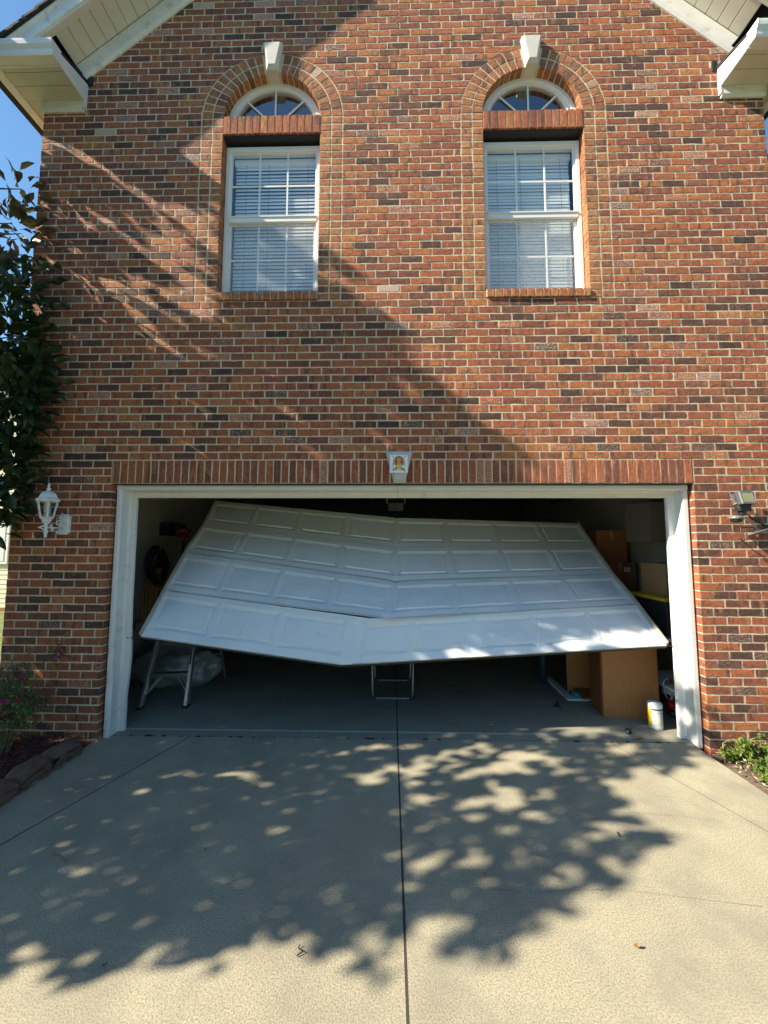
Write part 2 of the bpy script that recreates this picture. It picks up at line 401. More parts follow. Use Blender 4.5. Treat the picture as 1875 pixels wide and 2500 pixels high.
def brick_geo(mb, q, d, y0, tn, rough=.0016):
    """q: 4 corners (x,z) ccw from bottom-left; ragged-edged front, depth d"""
    out = []
    nseg = (5, 2, 5, 2)
    for e in range(4):
        a, b_ = Vector((q[e][0], 0, q[e][1])), Vector((q[(e + 1) % 4][0], 0, q[(e + 1) % 4][1]))
        n = nseg[e] if (b_ - a).length > .045 else 1
        for i in range(n): out.append(a.lerp(b_, i / n))
    c = sum(out, Vector()) / len(out); n = len(out); vs = []
    jit = [Vector((rnd(-rough, rough), 0, rnd(-rough, rough))) for _ in out]
    for p, j in zip(out, jit): vs.append((p.x, y0 + d, p.z))
    for p, j in zip(out, jit): pj_ = p + j; vs.append((pj_.x, y0 + .0026 + rnd(0, .0012), pj_.z))
    for p, j in zip(out, jit):
        dd = (c - p); L_ = dd.length; dd = dd / L_ * .003 * (1 if L_ < .05 else 1.2)
        pj_ = p + j * 1.2 + dd; vs.append((pj_.x, y0 + rnd(-.001, .001), pj_.z))
    vs.append((c.x, y0 + rnd(-.002, .001), c.z))
    fs = []
    for i in range(n):
        k = (i + 1) % n
        fs += [(i, k, n + k, n + i), (n + i, n + k, 2 * n + k, 2 * n + i), (2 * n + i, 2 * n + k, 3 * n)]
    mb.add(vs, fs, tn)
def place_brick(name, q, d=.09, y0=0, mt=BR, parent=house, tn=None, key=None):
    """one brick as an object; full-size ones share their mesh"""
    cx0 = sum(p[0] for p in q) / 4; cz0 = sum(p[1] for p in q) / 4
    if key is not None:
        k = (name, key, random.randrange(22))
        if k not in VAR:
            mb = MB(); brick_geo(mb, [(p[0] - cx0, p[1] - cz0) for p in q], d, 0, tn or tint()); VAR[k] = mb.mesh(name); VAR[k].materials.append(mt)
        me = VAR[k]
    else:
        mb = MB(); brick_geo(mb, [(p[0] - cx0, p[1] - cz0) for p in q], d, 0, tn or tint()); me = mb.mesh(name); me.materials.append(mt)
    o = bpy.data.objects.new(name, me); COL.objects.link(o); o.parent = parent
    o.location = (cx0, y0 + rnd(-.0012, .0012), cz0)
    if key is not None: o.rotation_euler = (0, rnd(-.004, .004), 0)
    return o
def blocked(z):
    """x intervals with no running-bond brick at height z"""
    iv = []
    if z < Z0 + 31 * PZ: iv.append((OXL, OXR))
    elif z < Z0 + 34 * PZ: iv.append((OXL - .006, OXR + .006))
    if ZS < z < ZC:
        for c in WC: iv.append((c - HB, c + HB))
    elif ZC <= z < ZC + HB:
        h = math.sqrt(HB ** 2 - (z - ZC) ** 2)
        for c in WC: iv.append((c - h, c + h))
    return iv
FIELD = []; mort = MB()
NROW = int((8.95 - Z0) / PZ) + 1
for r in range(-2, NROW):
    za, zb = Z0 + r * PZ, Z0 + (r + 1) * PZ
    zl, zh = za + JT / 2, zb - JT / 2
    if za > 6.0:
        wl = APX - (8.936 - za) / PITCH - .08; wr = APX + (8.936 - za) / PITCH + .08
        xl, xr = max(XL, wl), min(XR, wr)
        if xr - xl < .1: continue
    else: xl, xr = XL, XR
    bl, bh = blocked(zl + .001), blocked(zh - .001)
    if len(bl) < len(bh): bl = bh
    if len(bh) < len(bl): bh = [((a + b_) / 2 - .02, (a + b_) / 2 + .02) for a, b_ in bl] if za > ZC else bl
    cuts = sorted(zip(bl, bh)); xs = [((xl, xl),)]
    spans = []; cur = (xl, xl)
    for (a, b_) in cuts:
        spans.append((cur, (a[0], b_[0]))); cur = (a[1], b_[1])
    spans.append((cur, (xr, xr)))
    for s0, s1 in spans:
        if max(s0) + .01 > min(s1): continue
        mort.add([(s0[0], .0025, za), (s1[0], .0025, za), (s1[1], .0025, zb), (s0[1], .0025, zb)], [(0, 1, 2, 3)])
        ph = (r % 2) * PX / 2 + .013 * math.sin(r * 1.7) * (0 if r < 31 else 1)
        if s0[0] <= OXL and r < 31: org = XL + ph
        elif r < 31: org = OXR + ph
        else: org = XL + ph
        j0 = 0 if (s0[0] < XL + .01 or r < 31) else JT / 2; j1 = 0 if (s1[0] > XR - .01 or r < 31) else JT / 2
        e0 = (s0[0] + j0, s0[1] + j0); e1 = (s1[0] - j1, s1[1] - j1)
        k0 = math.floor((min(s0) - org) / PX); k1 = math.ceil((max(s1) - org) / PX)
        edges = [org + k * PX for k in range(k0, k1 + 1)]
        edges = [e for e in edges if e > max(e0) + .05 and e < min(e1) - .05]
        pts = [None] + [e + rnd(-.004, .004) for e in edges] + [None]
        for i in range(len(pts) - 1):
            L0 = e0 if pts[i] is None else (pts[i] + JT / 2,) * 2
            R0 = e1 if pts[i + 1] is None else (pts[i + 1] - JT / 2,) * 2
            full = pts[i] is not None and pts[i + 1] is not None
            FIELD.append(([(L0[0], zl), (R0[0], zl), (R0[1], zh), (L0[1], zh)], full, r))
def field_size(b_):
    q = b_[0]; cx1 = (q[0][0] + q[1][0]) / 2; cz1 = (q[0][1] + q[2][1]) / 2
    dep = 3.4 * .997 + (cz1 - 1.7) * .08
    vis = abs(cx1) < 1.0 * dep and cz1 > 0
    if cx1 < -2.6 and cz1 < .25: vis = False
    return ((q[1][0] - q[0][0]) / dep ** 2) if vis else 0
FIELD.sort(key=field_size, reverse=True)
stuffb = MB()
for i, (q, full, r) in enumerate(FIELD):
    low = r < 30 and q[0][0] < 0
    tn = tint(.07 if r < 28 else .15)
    if i < 300: place_brick('brick', q, key=round(q[1][0] - q[0][0], 2) if full else None, tn=tn)
    else: brick_geo(stuffb, q, .09, rnd(-.001, .001), tn)
P('brickwork', stuffb, BR, house, kind='stuff', fix=False)
# reveals of mortar
for x, s in ((OXL, -1), (OXR, 1)):
    mort.add([(x + s * .004, .006, -.1), (x + s * .004, .09, -.1), (x + s * .004, .09, Z0 + 31 * PZ), (x + s * .004, .006, Z0 + 31 * PZ)], [(0, 1, 2, 3)])
for c in WC:
    for s in (-1, 1):
        x = c + s * (HI + .004)
        mort.add([(x, .006, ZS), (x, .1, ZS), (x, .1, ZC), (x, .006, ZC)], [(0, 1, 2, 3)])
        mort.add([(c + s * HB, .0025, ZS), (c + s * (HI + .003), .0025, ZS), (c + s * (HI + .003), .0025, ZC), (c + s * HB, .0025, ZC)], [(0, 1, 2, 3)])
    n = 48
    for i in range(n):
        a0, a1 = math.pi * i / n, math.pi * (i + 1) / n
        f = lambda R_, a, y: (c + R_ * math.cos(a), y, ZC + R_ * math.sin(a))
        mort.add([f(HB + .01, a0, .0035), f(HI + .003, a0, .0035), f(HI + .003, a1, .0035), f(HB + .01, a1, .0035)], [(0, 1, 2, 3)])
        mort.add([f(HI + .003, a0, .0035), f(HI + .003, a0, .1), f(HI + .003, a1, .1), f(HI + .003, a1, .0035)], [(0, 1, 2, 3)])
# lintel strip of mortar
mort.add([(OXL, .003, Z0 + 31 * PZ), (OXR, .003, Z0 + 31 * PZ), (OXR, .003, Z0 + 34 * PZ), (OXL, .003, Z0 + 34 * PZ)], [(0, 1, 2, 3)])
P('mortar', mort, MORT, house, fix=False)
# garage lintel: soldier course with the keystone let in
zl0, zl1 = Z0 + 31 * PZ, Z0 + 34 * PZ
n = 74
for i in range(n):
    a = OXL + (OXR - OXL) * i / n; b_ = OXL + (OXR - OXL) * (i + 1) / n
    place_brick('lintel_brick', [(a + JT / 2, zl0 + .004), (b_ - JT / 2, zl0 + .004), (b_ - JT / 2, zl1 - JT / 2), (a + JT / 2, zl1 - JT / 2)],
                key=1, tn=tint(.04, .22, .85))
mb = MB(); mb.box(OXL - .05, OXR + .05, .012, .2, zl0 - .004, zl0 + .002)
P('steel_lintel', mb, BLACKP, house)
# window surrounds
for wi, c in enumerate(WC):
    for s in (-1, 1):
        for k in range(55, 81):
            zb = Z0 + (k + 1) * PZ if k < 80 else ZC
            zq = (Z0 + k * PZ + JT / 2, zb - JT / 2)
            for (ra, rb, dd) in ((HI, HM, .1), (HM, HB, .06)):
                x0, x1 = sorted((c + s * (ra + (0 if ra == HI else JT / 2)), c + s * (rb - JT / 2)))
                if k == 55 and ra == HI: pass
                place_brick('border_brick', [(x0, zq[0]), (x1, zq[0]), (x1, zq[1]), (x0, zq[1])], d=dd, mt=BO, key=(ra == HI), tn=tint(.09))
    # arch rings, eleven wedges each side of the keystone
    for ring, (ra, rb, dd) in enumerate(((HI, HM, .1), (HM, HB, .06))):
        for s in (0, 1):
            na = 11; A0, A1 = 0, rad(81)
            for k in range(na):
                a0 = A0 + (A1 - A0) * k / na; a1 = A0 + (A1 - A0) * (k + 1) / na
                if s: a0, a1 = math.pi - a1, math.pi - a0
                def pt(R_, a, da):
                    aa = a + da / R_; return (c + R_ * math.cos(aa), ZC + R_ * math.sin(aa))
                ri, ro = ra + (0 if ring == 0 else JT / 2), rb - JT / 2
                # four corners, clockwise from inner-high
                q = [pt(ri, a1, -JT / 2), pt(ri, a0, JT / 2), pt(ro, a0, JT / 2), pt(ro, a1, -JT / 2)]
                place_brick('arch_brick', q, d=dd, mt=BO, tn=tint(.08))
    # soldier band between the fanlight and the sash window
    for k in range(13):
        a = c - HI + 2 * HI * k / 13; b_ = a + 2 * HI / 13
        place_brick('band_brick', [(a + JT / 2, 5.654), (b_ - JT / 2, 5.654), (b_ - JT / 2, 5.843), (a + JT / 2, 5.843)], y0=-.004, key='b', tn=tint(.12, .1, 1))
    mb = MB(); mb.box(c - HI, c + HI, .004, .1, 5.66, 5.836); P('mortar', mb, MORT, house)
    mb = MB(); mb.box(c - HI - .003, c + HI + .003, .014, .13, 5.640, 5.652); P('steel_lintel', mb, BLACKP, house)
    for k in range(13):
        a = c - HI + 2 * HI * k / 13; b_ = a + 2 * HI / 13
        mb = MB(); brick_geo(mb, [(a + JT / 2, ZS + .005), (b_ - JT / 2, ZS + .005), (b_ - JT / 2, 4.034), (a + JT / 2, 4.034)], .13, -.018, tint(.04, .3, 1), rough=.002)
        P('sill_brick', mb, BO, house)
    mb = MB(); mb.box(c - HI, c + HI, -.010, .1, ZS + .009, 4.028); P('mortar', mb, MORT, house)
    # keystone with bevelled face
    ks = MB()
    def kp(y, g_):
        return [(c - .055 - .0 + g_, y, 6.30 + g_ * 1.5), (c + .055 - g_, y, 6.30 + g_ * 1.5), (c + .098 - g_, y, 6.585 - g_), (c - .098 + g_, y, 6.585 - g_)]
    vs = kp(.10, 0) + kp(-.03, 0) + kp(-.055, .02)
    fs = [(3, 2, 1, 0)]
    for l in (0, 4):
        for i in range(4): fs.append((l + i, l + (i + 1) % 4, l + 4 + (i + 1) % 4, l + 4 + i))
    fs.append((8, 9, 10, 11)); ks.add(vs, fs)
    P('keystone', ks, STONEK, house, bevel=.003, label='pale cast stone keystone over the %s arched window' % ('left', 'right')[wi])
# keystone over the garage
ks = MB()
def kp(y, g_): return [(.012 + g_, y, 2.232 + g_ * 1.4), (.112 - g_, y, 2.232 + g_ * 1.4), (.178 - g_, y, 2.512 - g_), (-.064 + g_, y, 2.512 - g_)]
vs = kp(.03, 0) + kp(-.035, 0) + kp(-.058, .018); fs = [(3, 2, 1, 0)]
for l in (0, 4):
    for i in range(4): fs.append((l + i, l + (i + 1) % 4, l + 4 + (i + 1) % 4, l + 4 + i))
fs.append((8, 9, 10, 11)); ks.add(vs, fs)
P('keystone', ks, mat('grey_stone', (.50, .50, .47), .7, mott=.12, mscale=16, bump=.001), house, bevel=.003, label='grey keystone above the garage opening')

# side walls, shell, roof volume (keep the rooms dark)
sw = MB()
for r in range(-1, 84):
    zl, zh = Z0 + r * PZ + JT / 2, Z0 + (r + 1) * PZ - JT / 2
    for i in range(12):
        y0 = .1 + i * PX + (r % 2) * PX / 2; t_ = tint()
        for x0, x1 in ((XL, XL + .03), (XR - .03, XR)):
            o_ = len(sw.v); sw.box(x0, x1, y0 - PX + JT / 2 + .1, y0 - JT / 2 + .1, zl, zh); sw.t += [t_] * 8
P('side_brickwork', sw, BR, house, kind='stuff', fix=False)
mb = MB()
mb.box(XL + .006, XL + .12, .1, 8.5, -.1, 6.0); mb.box(XR - .12, XR - .006, .1, 8.5, -.1, 6.0); mb.box(XL + .02, XR - .02, 8.38, 8.5, -.1, 6.0)
P('side_wall', mb, MORT, house)
mb = MB()   # gable backing and floor plates
mb.box(XL + .1, XR - .1, .12, 8.4, 2.8, 2.95)
mb.box(XL + .1, XR - .1, .2, 8.4, 6.9, 7.0)
P('floor_plate', mb, DARKROOM, house)
# inner leaf of the front wall with holes
mb = MB()
yi0, yi1 = .13, .2
def wallrect(x0, x1, z0, z1): mb.box(x0, x1, yi0, yi1, z0, z1)
wallrect(XL + .05, OXL - .06, -.1, 2.8); wallrect(OXR + .06, XR - .05, -.1, 2.8); wallrect(OXL - .06, OXR + .06, 2.21, 2.8)
wallrect(XL + .05, XR - .05, 2.95, 3.98)
xs = [XL + .05, WC[0] - HI, WC[0] + HI, WC[1] - HI, WC[1] + HI, XR - .05]
for a, b_ in ((0, 1), (2, 3), (4, 5)): wallrect(xs[a], xs[b_], 3.98, 6.4)
for c in WC: wallrect(c - HI, c + HI, 5.66, 5.80); wallrect(c - HI, c + HI, 6.34, 6.4)
mb.add([(XL + .05, .13, 6.4), (XR - .05, .13, 6.4), (APX, .13, 8.95)], [(0, 1, 2)])
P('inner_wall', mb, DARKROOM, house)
# garage interior
mb = MB(); mb.box(-3.30, -3.25, .2, 6.4, 0, 2.8); P('interior_wall', mb, WALLI, house)
mb = MB(); mb.box(3.30, 3.36, .2, 6.4, .93, 2.8); mb.box(3.27, 3.36, .2, 6.4, 0, .93); mb.box(3.18, 3.30, .2, 1.42, .95, 2.8); P('interior_wall', mb, WALLI, house)
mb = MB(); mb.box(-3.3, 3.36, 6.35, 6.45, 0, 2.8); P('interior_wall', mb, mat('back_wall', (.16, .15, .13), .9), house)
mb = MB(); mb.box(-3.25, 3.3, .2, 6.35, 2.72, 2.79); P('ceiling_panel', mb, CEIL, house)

# ---- rake, soffit, gutters
ct = 1 / math.sqrt(1 + PITCH ** 2); st = PITCH * ct
def rake(side):
    # local frame: s along the slope (up), h perpendicular (up/out), Y depth
    if side < 0: o0 = Vector((SL0[0], 0, SL0[1])); us = Vector((ct, 0, st)); uh = Vector((-st, 0, ct))
    else: o0 = Vector((SR0[0], 0, SR0[1])); us = Vector((-ct, 0, st)); uh = Vector((st, 0, ct))
    peak = (APX - o0.x) / us.x
    def pr(name, prof, s0, s1, mt, **kw):
        mb = MB(); f = lambda s: (lambda y, h: o0 + us * (s - (h * PITCH if s > 2 else 0)) * 1 + uh * h + Vector((0, y, 0)))
        # mitre at the peak: shorten with h
        mb.prism(prof, None, None, f(s0), f(s1)); return P(name, mb, mt, house, **kw)
    lo = -.66 if side < 0 else -.47
    # frieze board with a moulding at its lower edge
    pr('frieze_board', [(.02, .045), (-.018, .045), (-.018, .175), (.02, .175)], lo, peak, WTRIM, bevel=.002)
    pr('frieze_moulding', [(.02, -.005), (-.012, -.005), (-.03, .012), (-.03, .034), (-.022, .046), (.02, .046)], lo - .03, peak, WTRIM)
    # soffit panels across the overhang
    s = lo; hs = .178; w = .132
    while s < peak + .1:
        mb = MB(); ds = min(w, 9) - .010
        f = lambda s_: (lambda y, h: o0 + us * s_ + uh * h + Vector((0, y, 0)))
        mb.prism([(-.018, hs), (-.262, hs - .008), (-.262, hs + .012), (-.018, hs + .02)], None, None, f(s), f(s + ds))
        P('soffit_panel', mb, SOFF, house, bevel=.003); s += w
    pr('soffit_backer', [(-.01, hs + .012), (-.262, hs + .006), (-.262, hs + .02), (-.01, hs + .026)], lo, peak + .1, SOFF)
    # F-channel lip, rake board, drip edge
    pr('soffit_channel', [(-.255, hs - .014), (-.30, hs - .014), (-.30, hs + .03), (-.255, hs + .03)], lo - .5, peak + .1, SOFF)
    pr('rake_board', [(-.295, hs + .01), (-.312, hs + .01), (-.316, hs + .05), (-.306, hs + .06), (-.306, hs + .115), (-.326, hs + .135), (-.326, hs + .15), (-.295, hs + .15)], lo - .5, peak + .1, WTRIM)
    # shingle layers: stepped courses standing proud of the rake
    mb = MB(); s = lo - .72
    while s < peak + .2:
        h0 = hs + .152; j = rnd(-.004, .004)
        f = lambda s_, dh: (lambda y, h: o0 + us * s_ + uh * (h + dh) + Vector((0, y, 0)))
        mb.prism([(-.348 + j, h0), (-.348 + j, h0 + .022), (6.0, h0 + .022), (6.0, h0)], None, None, f(s, .014), f(s + .17, .0)); s += .143
    P('shingle_course', mb, SHING, house, kind='stuff')
    pr('roof_deck', [(-.335, hs + .148), (-.335, hs + .166), (8.6, hs + .166), (8.6, hs + .148)], lo - .66, peak + .2, BLACKP)
    # main roof slab further back
rake(-1); rake(1)
def eave(side):
    sx = side
    xw = XL if side < 0 else XR                    # wall corner
    xi = -3.03 if side < 0 else 3.112              # inner end of the cornice return
    xo = xw + sx * .165                             # side overhang
    X = lambda d: (min(xi, xo + sx * d), max(xi, xo + sx * d))
    zs = 6.017
    # return soffit: three perforated panels running along X
    a, b_ = X(0)
    for (y0, y1) in ((-.30, -.262), (-.258, -.156), (-.152, -.03)):
        mb = MB(); mb.box(a + .004, b_ - .004, y0, y1, zs, zs + .012); P('soffit_panel', mb, MATS.get('vent_soffit') or vent_soffit(), house, bevel=.002)
    # trim on the wall
    x0, x1 = sorted((xw + sx * .012, xi)); mb = MB()
    mb.prism([(.0, 5.935), (-.022, 5.935), (-.026, 5.945), (-.026, 6.0), (-.03, 6.017), (.0, 6.017)], None, None, lambda y, z: (x0, y, z), lambda y, z: (x1, y, z))
    P('cornice_trim', mb, WTRIM, house)
    mb = MB(); mb.prism([(.0, 5.915), (-.014, 5.915), (-.03, 5.936), (.0, 5.936)], None, None, lambda y, z: (x0, y, z), lambda y, z: (x1, y, z)); P('cornice_moulding', mb, WTRIM, house)
    # end cap (triangular face that looks toward the gable)
    mb = MB(); t = .016 * -sx
    pts = [(0.0, 5.945), (0.0, 6.215), (-.31, 6.125), (-.31, 6.012), (-.03, 6.012), (-.03, 5.945)]
    n = len(pts); mb.add([(xi, y, z) for y, z in pts] + [(xi + t, y, z) for y, z in pts],
                         [tuple(range(n)), tuple(range(2 * n - 1, n - 1, -1))] + [(i, (i + 1) % n, n + (i + 1) % n, n + i) for i in range(n)])
    P('return_cap', mb, WTRIM, house, bevel=.002)
    # fascia behind the gutter
    mb = MB(); mb.box(a, b_, -.316, -.30, 6.008, 6.13); P('fascia_board', mb, WTRIM, house)
    # ogee gutter on the return, mitred round the corner and running back along the eave
    prof = [(0, 6.012), (-.07, 6.012), (-.078, 6.03), (-.082, 6.06), (-.10, 6.09), (-.104, 6.12), (-.104, 6.138), (-.096, 6.138), (-.094, 6.10), (-.07, 6.03), (-.005, 6.02), (-.005, 6.135), (0, 6.135)]
    mb = MB(); e_in = xi + sx * -.018
    fA = lambda p, z: (e_in, -.316 + p, z)
    fB = lambda p, z: (xo + sx * (-p), -.316 + p, z)
    mb.prism(prof, None, None, fA, fB); P('gutter', mb, ALU, house)
    mb = MB(); mb.prism(prof, None, None, fB, lambda p, z: (xo + sx * (-p), 8.2, z)); P('gutter', mb, ALU, house)
    # gutter end plate
    mb = MB(); ep = [(0, 6.01), (-.07, 6.01), (-.08, 6.03), (-.084, 6.06), (-.102, 6.09), (-.106, 6.12), (-.106, 6.14), (0, 6.14)]
    mb.prism(ep, None, None, lambda p, z: (e_in, -.316 + p, z), lambda p, z: (e_in - sx * .003, -.316 + p, z)); P('gutter_end', mb, ALU, house)
    # side eave: fascia, soffit
    x0, x1 = sorted((xo, xo - sx * .016)); mb = MB(); mb.box(x0, x1, -.30, 8.2, 6.008, 6.13); P('fascia_board', mb, WTRIM, house)
    x0, x1 = sorted((xw, xo - sx * .018)); y = -.150
    mb = MB(); mb.box(x0, x1, -.30, 8.2, zs + .014, zs + .02); P('soffit_backer', mb, SOFF, house); y = -.028
    while y < 8:
        mb = MB(); mb.box(x0, x1, y, y + .28, zs + .001, zs + .012); P('soffit_panel', mb, MATS['vent_soffit'], house); y += .285
    # little roof on the return with black flashing
    rx0, rx1 = sorted((xi - sx * .02, xo + sx * .02)); mb = MB()
    mb.prism([(-.33, 6.128), (-.33, 6.142), (.0, 6.25), (.0, 6.225)], None, None, lambda y, z: (rx0, y, z), lambda y, z: (rx1, y, z))
    P('return_roof', mb, BLACKP, house)
    fx0, fx1 = sorted((xi - sx * .012, xi - sx * .06)); mb = MB()
    mb.prism([(-.012, 6.20), (-.012, 6.30), (.0, 6.30), (.0, 6.20)], None, None, lambda y, z: (fx0, y, z), lambda y, z: (fx1, y, z))
    P('step_flashing', mb, BLACKP, house)
def vent_soffit():
    M = mat('vent_soffit', (.66, .62, .54), .6, mott=.04, mscale=7)
    nt = M.node_tree; L = nt.links; b = nt.nodes['Principled BSDF']
    g_ = N(nt, 'ShaderNodeNewGeometry'); mp = N(nt, 'ShaderNodeMapping'); mp.inputs['Scale'].default_value = (110, 110, 110); mp.inputs['Rotation'].default_value = (0, 0, .78)
    L.new(g_.outputs['Position'], mp.inputs[0]); v = N(nt, 'ShaderNodeTexVoronoi'); v.inputs['Randomness'].default_value = 0; v.inputs['Scale'].default_value = 1; L.new(mp.outputs[0], v.inputs['Vector'])
    mr = N(nt, 'ShaderNodeMapRange'); mr.inputs[1].default_value = .2; mr.inputs[2].default_value = .35; mr.inputs[3].default_value = .62; mr.inputs[4].default_value = 1
    L.new(v.outputs['Distance'], mr.inputs[0]); src = b.inputs['Base Color'].links[0].from_socket
    vm = N(nt, 'ShaderNodeVectorMath', operation='SCALE'); L.new(src, vm.inputs[0]); L.new(mr.outputs[0], vm.inputs['Scale']); L.new(vm.outputs[0], b.inputs['Base Color'])
    return M
eave(-1); eave(1)

# ------------------------------------------------------------------ windows
BLIND = mat('blind_slat', (.88, .88, .87), .55, mott=.03)
def ring_frame(name, x0, x1, z0, z1, w, y0, y1, mt, parent, wb=None, wt=None, bevel=.003):
    wb = wb or w; wt = wt or w; mb = MB()
    mb.box(x0, x0 + w, y0, y1, z0, z1); mb.box(x1 - w, x1, y0, y1, z0, z1)
    mb.box(x0 + w, x1 - w, y0 + .0005, y1, z1 - wt, z1 - .0005); mb.box(x0 + w, x1 - w, y0 + .0005, y1, z0 + .0005, z0 + wb)
    return P(name, mb, mt, parent, bevel=bevel)
for wi, c in enumerate(WC):
    win = bpy.data.objects.new('sash_window', None); COL.objects.link(win); win.parent = house; win.location = (c, .09, 4.02)
    win['label'] = ('white sash window on the left with open blinds behind six upper panes', 'white sash window on the right with a sunlit insect screen')[wi]
    def Q(name, mb, mt, **kw):
        o = obj(name, mb, mt, None, **kw); o.parent = win; o.matrix_parent_inverse = Matrix.Translation(win.location).inverted(); return o
    class W_: pass
    x0, x1 = c - .470, c + .470; z0, z1 = 4.02, 5.612
    def rf(name, x0, x1, z0, z1, w, y0, y1, mt, wb=None, wt=None):
        wb = wb or w; wt = wt or w; mb = MB()
        mb.box(x0, x0 + w, y0, y1, z0, z1); mb.box(x1 - w, x1, y0, y1, z0, z1)
        mb.box(x0 + w, x1 - w, y0 + .0006, y1, z1 - wt, z1 - .0006); mb.box(x0 + w, x1 - w, y0 + .0006, y1, z0 + .0006, z0 + wb)
        return Q(name, mb, mt, bevel=.0025)
    rf('frame', x0, x1, z0, z1, .036, .084, .16, WHITE, wt=.045)
    rf('upper_sash', x0 + .036, x1 - .036, 4.84, z1 - .045, .020, .100, .125, WHITE, wb=.03, wt=.010)
    mb = MB(); mb.box(x0 + .034, x1 - .034, .080, .106, 4.812, 4.872); mb.box(x0 + .034, x1 - .034, .072, .0803, 4.858, 4.872); Q('meeting_rail', mb, WHITE, bevel=.003)
    rf('lower_sash', x0 + .036, x1 - .036, z0 + .03, 4.85, .028, .110, .135, WHITE, wb=.05, wt=.045)
    mb = MB(); mb.box(x0 + .05, x1 - .05, .112, .1135, 4.85, z1 - .05); Q('pane', mb, GLASS)
    mb = MB(); mb.box(x0 + .05, x1 - .05, .122, .1235, 4.06, 4.83); Q('pane', mb, GLASS)
    for (za, zb, yb) in ((4.86, 5.562, .108), (4.08, 4.81, .120)):
        for t in (1 / 3, 2 / 3):
            xx = x0 + .056 + (x1 - x0 - .112) * t; mb = MB(); mb.box(xx - .008, xx + .008, yb - .002, yb + .003, za, zb); Q('muntin', mb, WHITE)
        zz = (za + zb) / 2 - .002; mb = MB(); mb.box(x0 + .056, x1 - .056, yb - .003, yb + .0025, zz - .008, zz + .008); Q('muntin', mb, WHITE)
    # insect screen outside the lower half
    mb = MB(); mb.quad((x0 + .036, .096, 4.05), (x1 - .036, .096, 4.05), (x1 - .036, .096, 4.815), (x0 + .036, .096, 4.815))
    Q('insect_screen', mb, SCREEN)
    # horizontal blinds
    zz = 5.53; tilt = (-1.15, -1.25)[wi]
    sm = MB(); ty, tz = V3_((0, math.cos(tilt), -math.sin(tilt))), V3_((0, math.sin(tilt), math.cos(tilt))); cs = [ty * (-.025 + .05 * i / 6) + tz * (.005 * (1 - ((i - 3) / 3) ** 2)) for i in range(7)]
    sv = [(sx * .408, c_.y, c_.z) for sx in (-1, 1) for c_ in cs]; sm.add(sv + [(a, b_, z_ - .0012) for a, b_, z_ in sv], [(i, i + 1, 8 + i, 7 + i) for i in range(6)] + [(14 + i, 21 + i, 22 + i, 15 + i) for i in range(6)])
    sme = sm.mesh('slat'); sme.materials.append(BLIND); first = True
    mb = MB(); mb.box(x0 + .05, x1 - .05, .165, .215, 5.50, 5.56); Q('head_rail', mb, BLIND)
    zz = 5.478
    while zz > 4.08:
        o = bpy.data.objects.new('slat', sme); COL.objects.link(o); o.parent = win
        o.location = (rnd(-.002, .002), .10 + rnd(-.002, .002), zz - 4.02); o.rotation_euler = (rnd(-.05, .05), rnd(-.004, .004), 0); zz -= (.0375, .0345)[wi]
    for t in (.12, .40, .88) if wi else (.14, .42, .9):
        xx = x0 + .06 + (x1 - x0 - .12) * t; mb = MB(); mb.tube([(xx, .158, 5.5), (xx + .004, .158, 4.9), (xx, .158, 4.1)], .0016, 5); Q('cord', mb, mat('cord', (.18, .18, .18), .8))
    # fanlight
    fan = bpy.data.objects.new('fanlight', None); COL.objects.link(fan); fan.parent = house; fan.location = (c, .09, 5.843)
    fan['label'] = ('half round white fanlight with sunburst bars over the left window', 'half round white fanlight with sunburst bars over the right window')[wi]
    def Q2(name, mb, mt, **kw):
        o = obj(name, mb, mt, None, **kw); o.parent = fan; o.matrix_parent_inverse = Matrix.Translation(fan.location).inverted(); return o
    def arc_band(r0, r1, y0, y1, n=40, zc=5.843):
        mb = MB(); vs = []
        for i in range(n + 1):
            a = math.pi * i / n
            for r_, y in ((r0, y0), (r1, y0), (r1, y1), (r0, y1)): vs.append((c + r_ * math.cos(a), y, zc + r_ * math.sin(a)))
        fs = [(4 * i + j, 4 * i + (j + 1) % 4, 4 * i + 4 + (j + 1) % 4, 4 * i + 4 + j) for i in range(n) for j in range(4)]
        mb.add(vs, fs); return mb
    Q2('frame', arc_band(.425, .468, .084, .15), WHITE)
    Q2('frame_bead', arc_band(.400, .4245, .098, .15), WHITE)
    mb = arc_band(.112, .128, .104, .112, 20); Q2('hub_bar', mb, WHITE)
    for a in (45, 90, 135):
        ar = rad(a); d = Vector((math.cos(ar), 0, math.sin(ar))); mb = MB()
        mb.bar(Vector((c, .107, 5.843)) + d * .127, Vector((c, .107, 5.843)) + d * .402, .007, .016, up=d.cross(Vector((0, 1, 0)))); Q2('sunburst_bar', mb, WHITE)
    mb = MB(); vs = [(c + .41 * math.cos(math.pi * i / 30), .118, 5.843 + .41 * math.sin(math.pi * i / 30)) for i in range(31)]
    mb.add(vs, [tuple(range(31))]); Q2('pane', mb, FGLASS)
    mb = MB(); mb.box(c - .468, c + .468, .084, .15, 5.815, 5.848); Q2('bottom_rail', mb, WHITE)

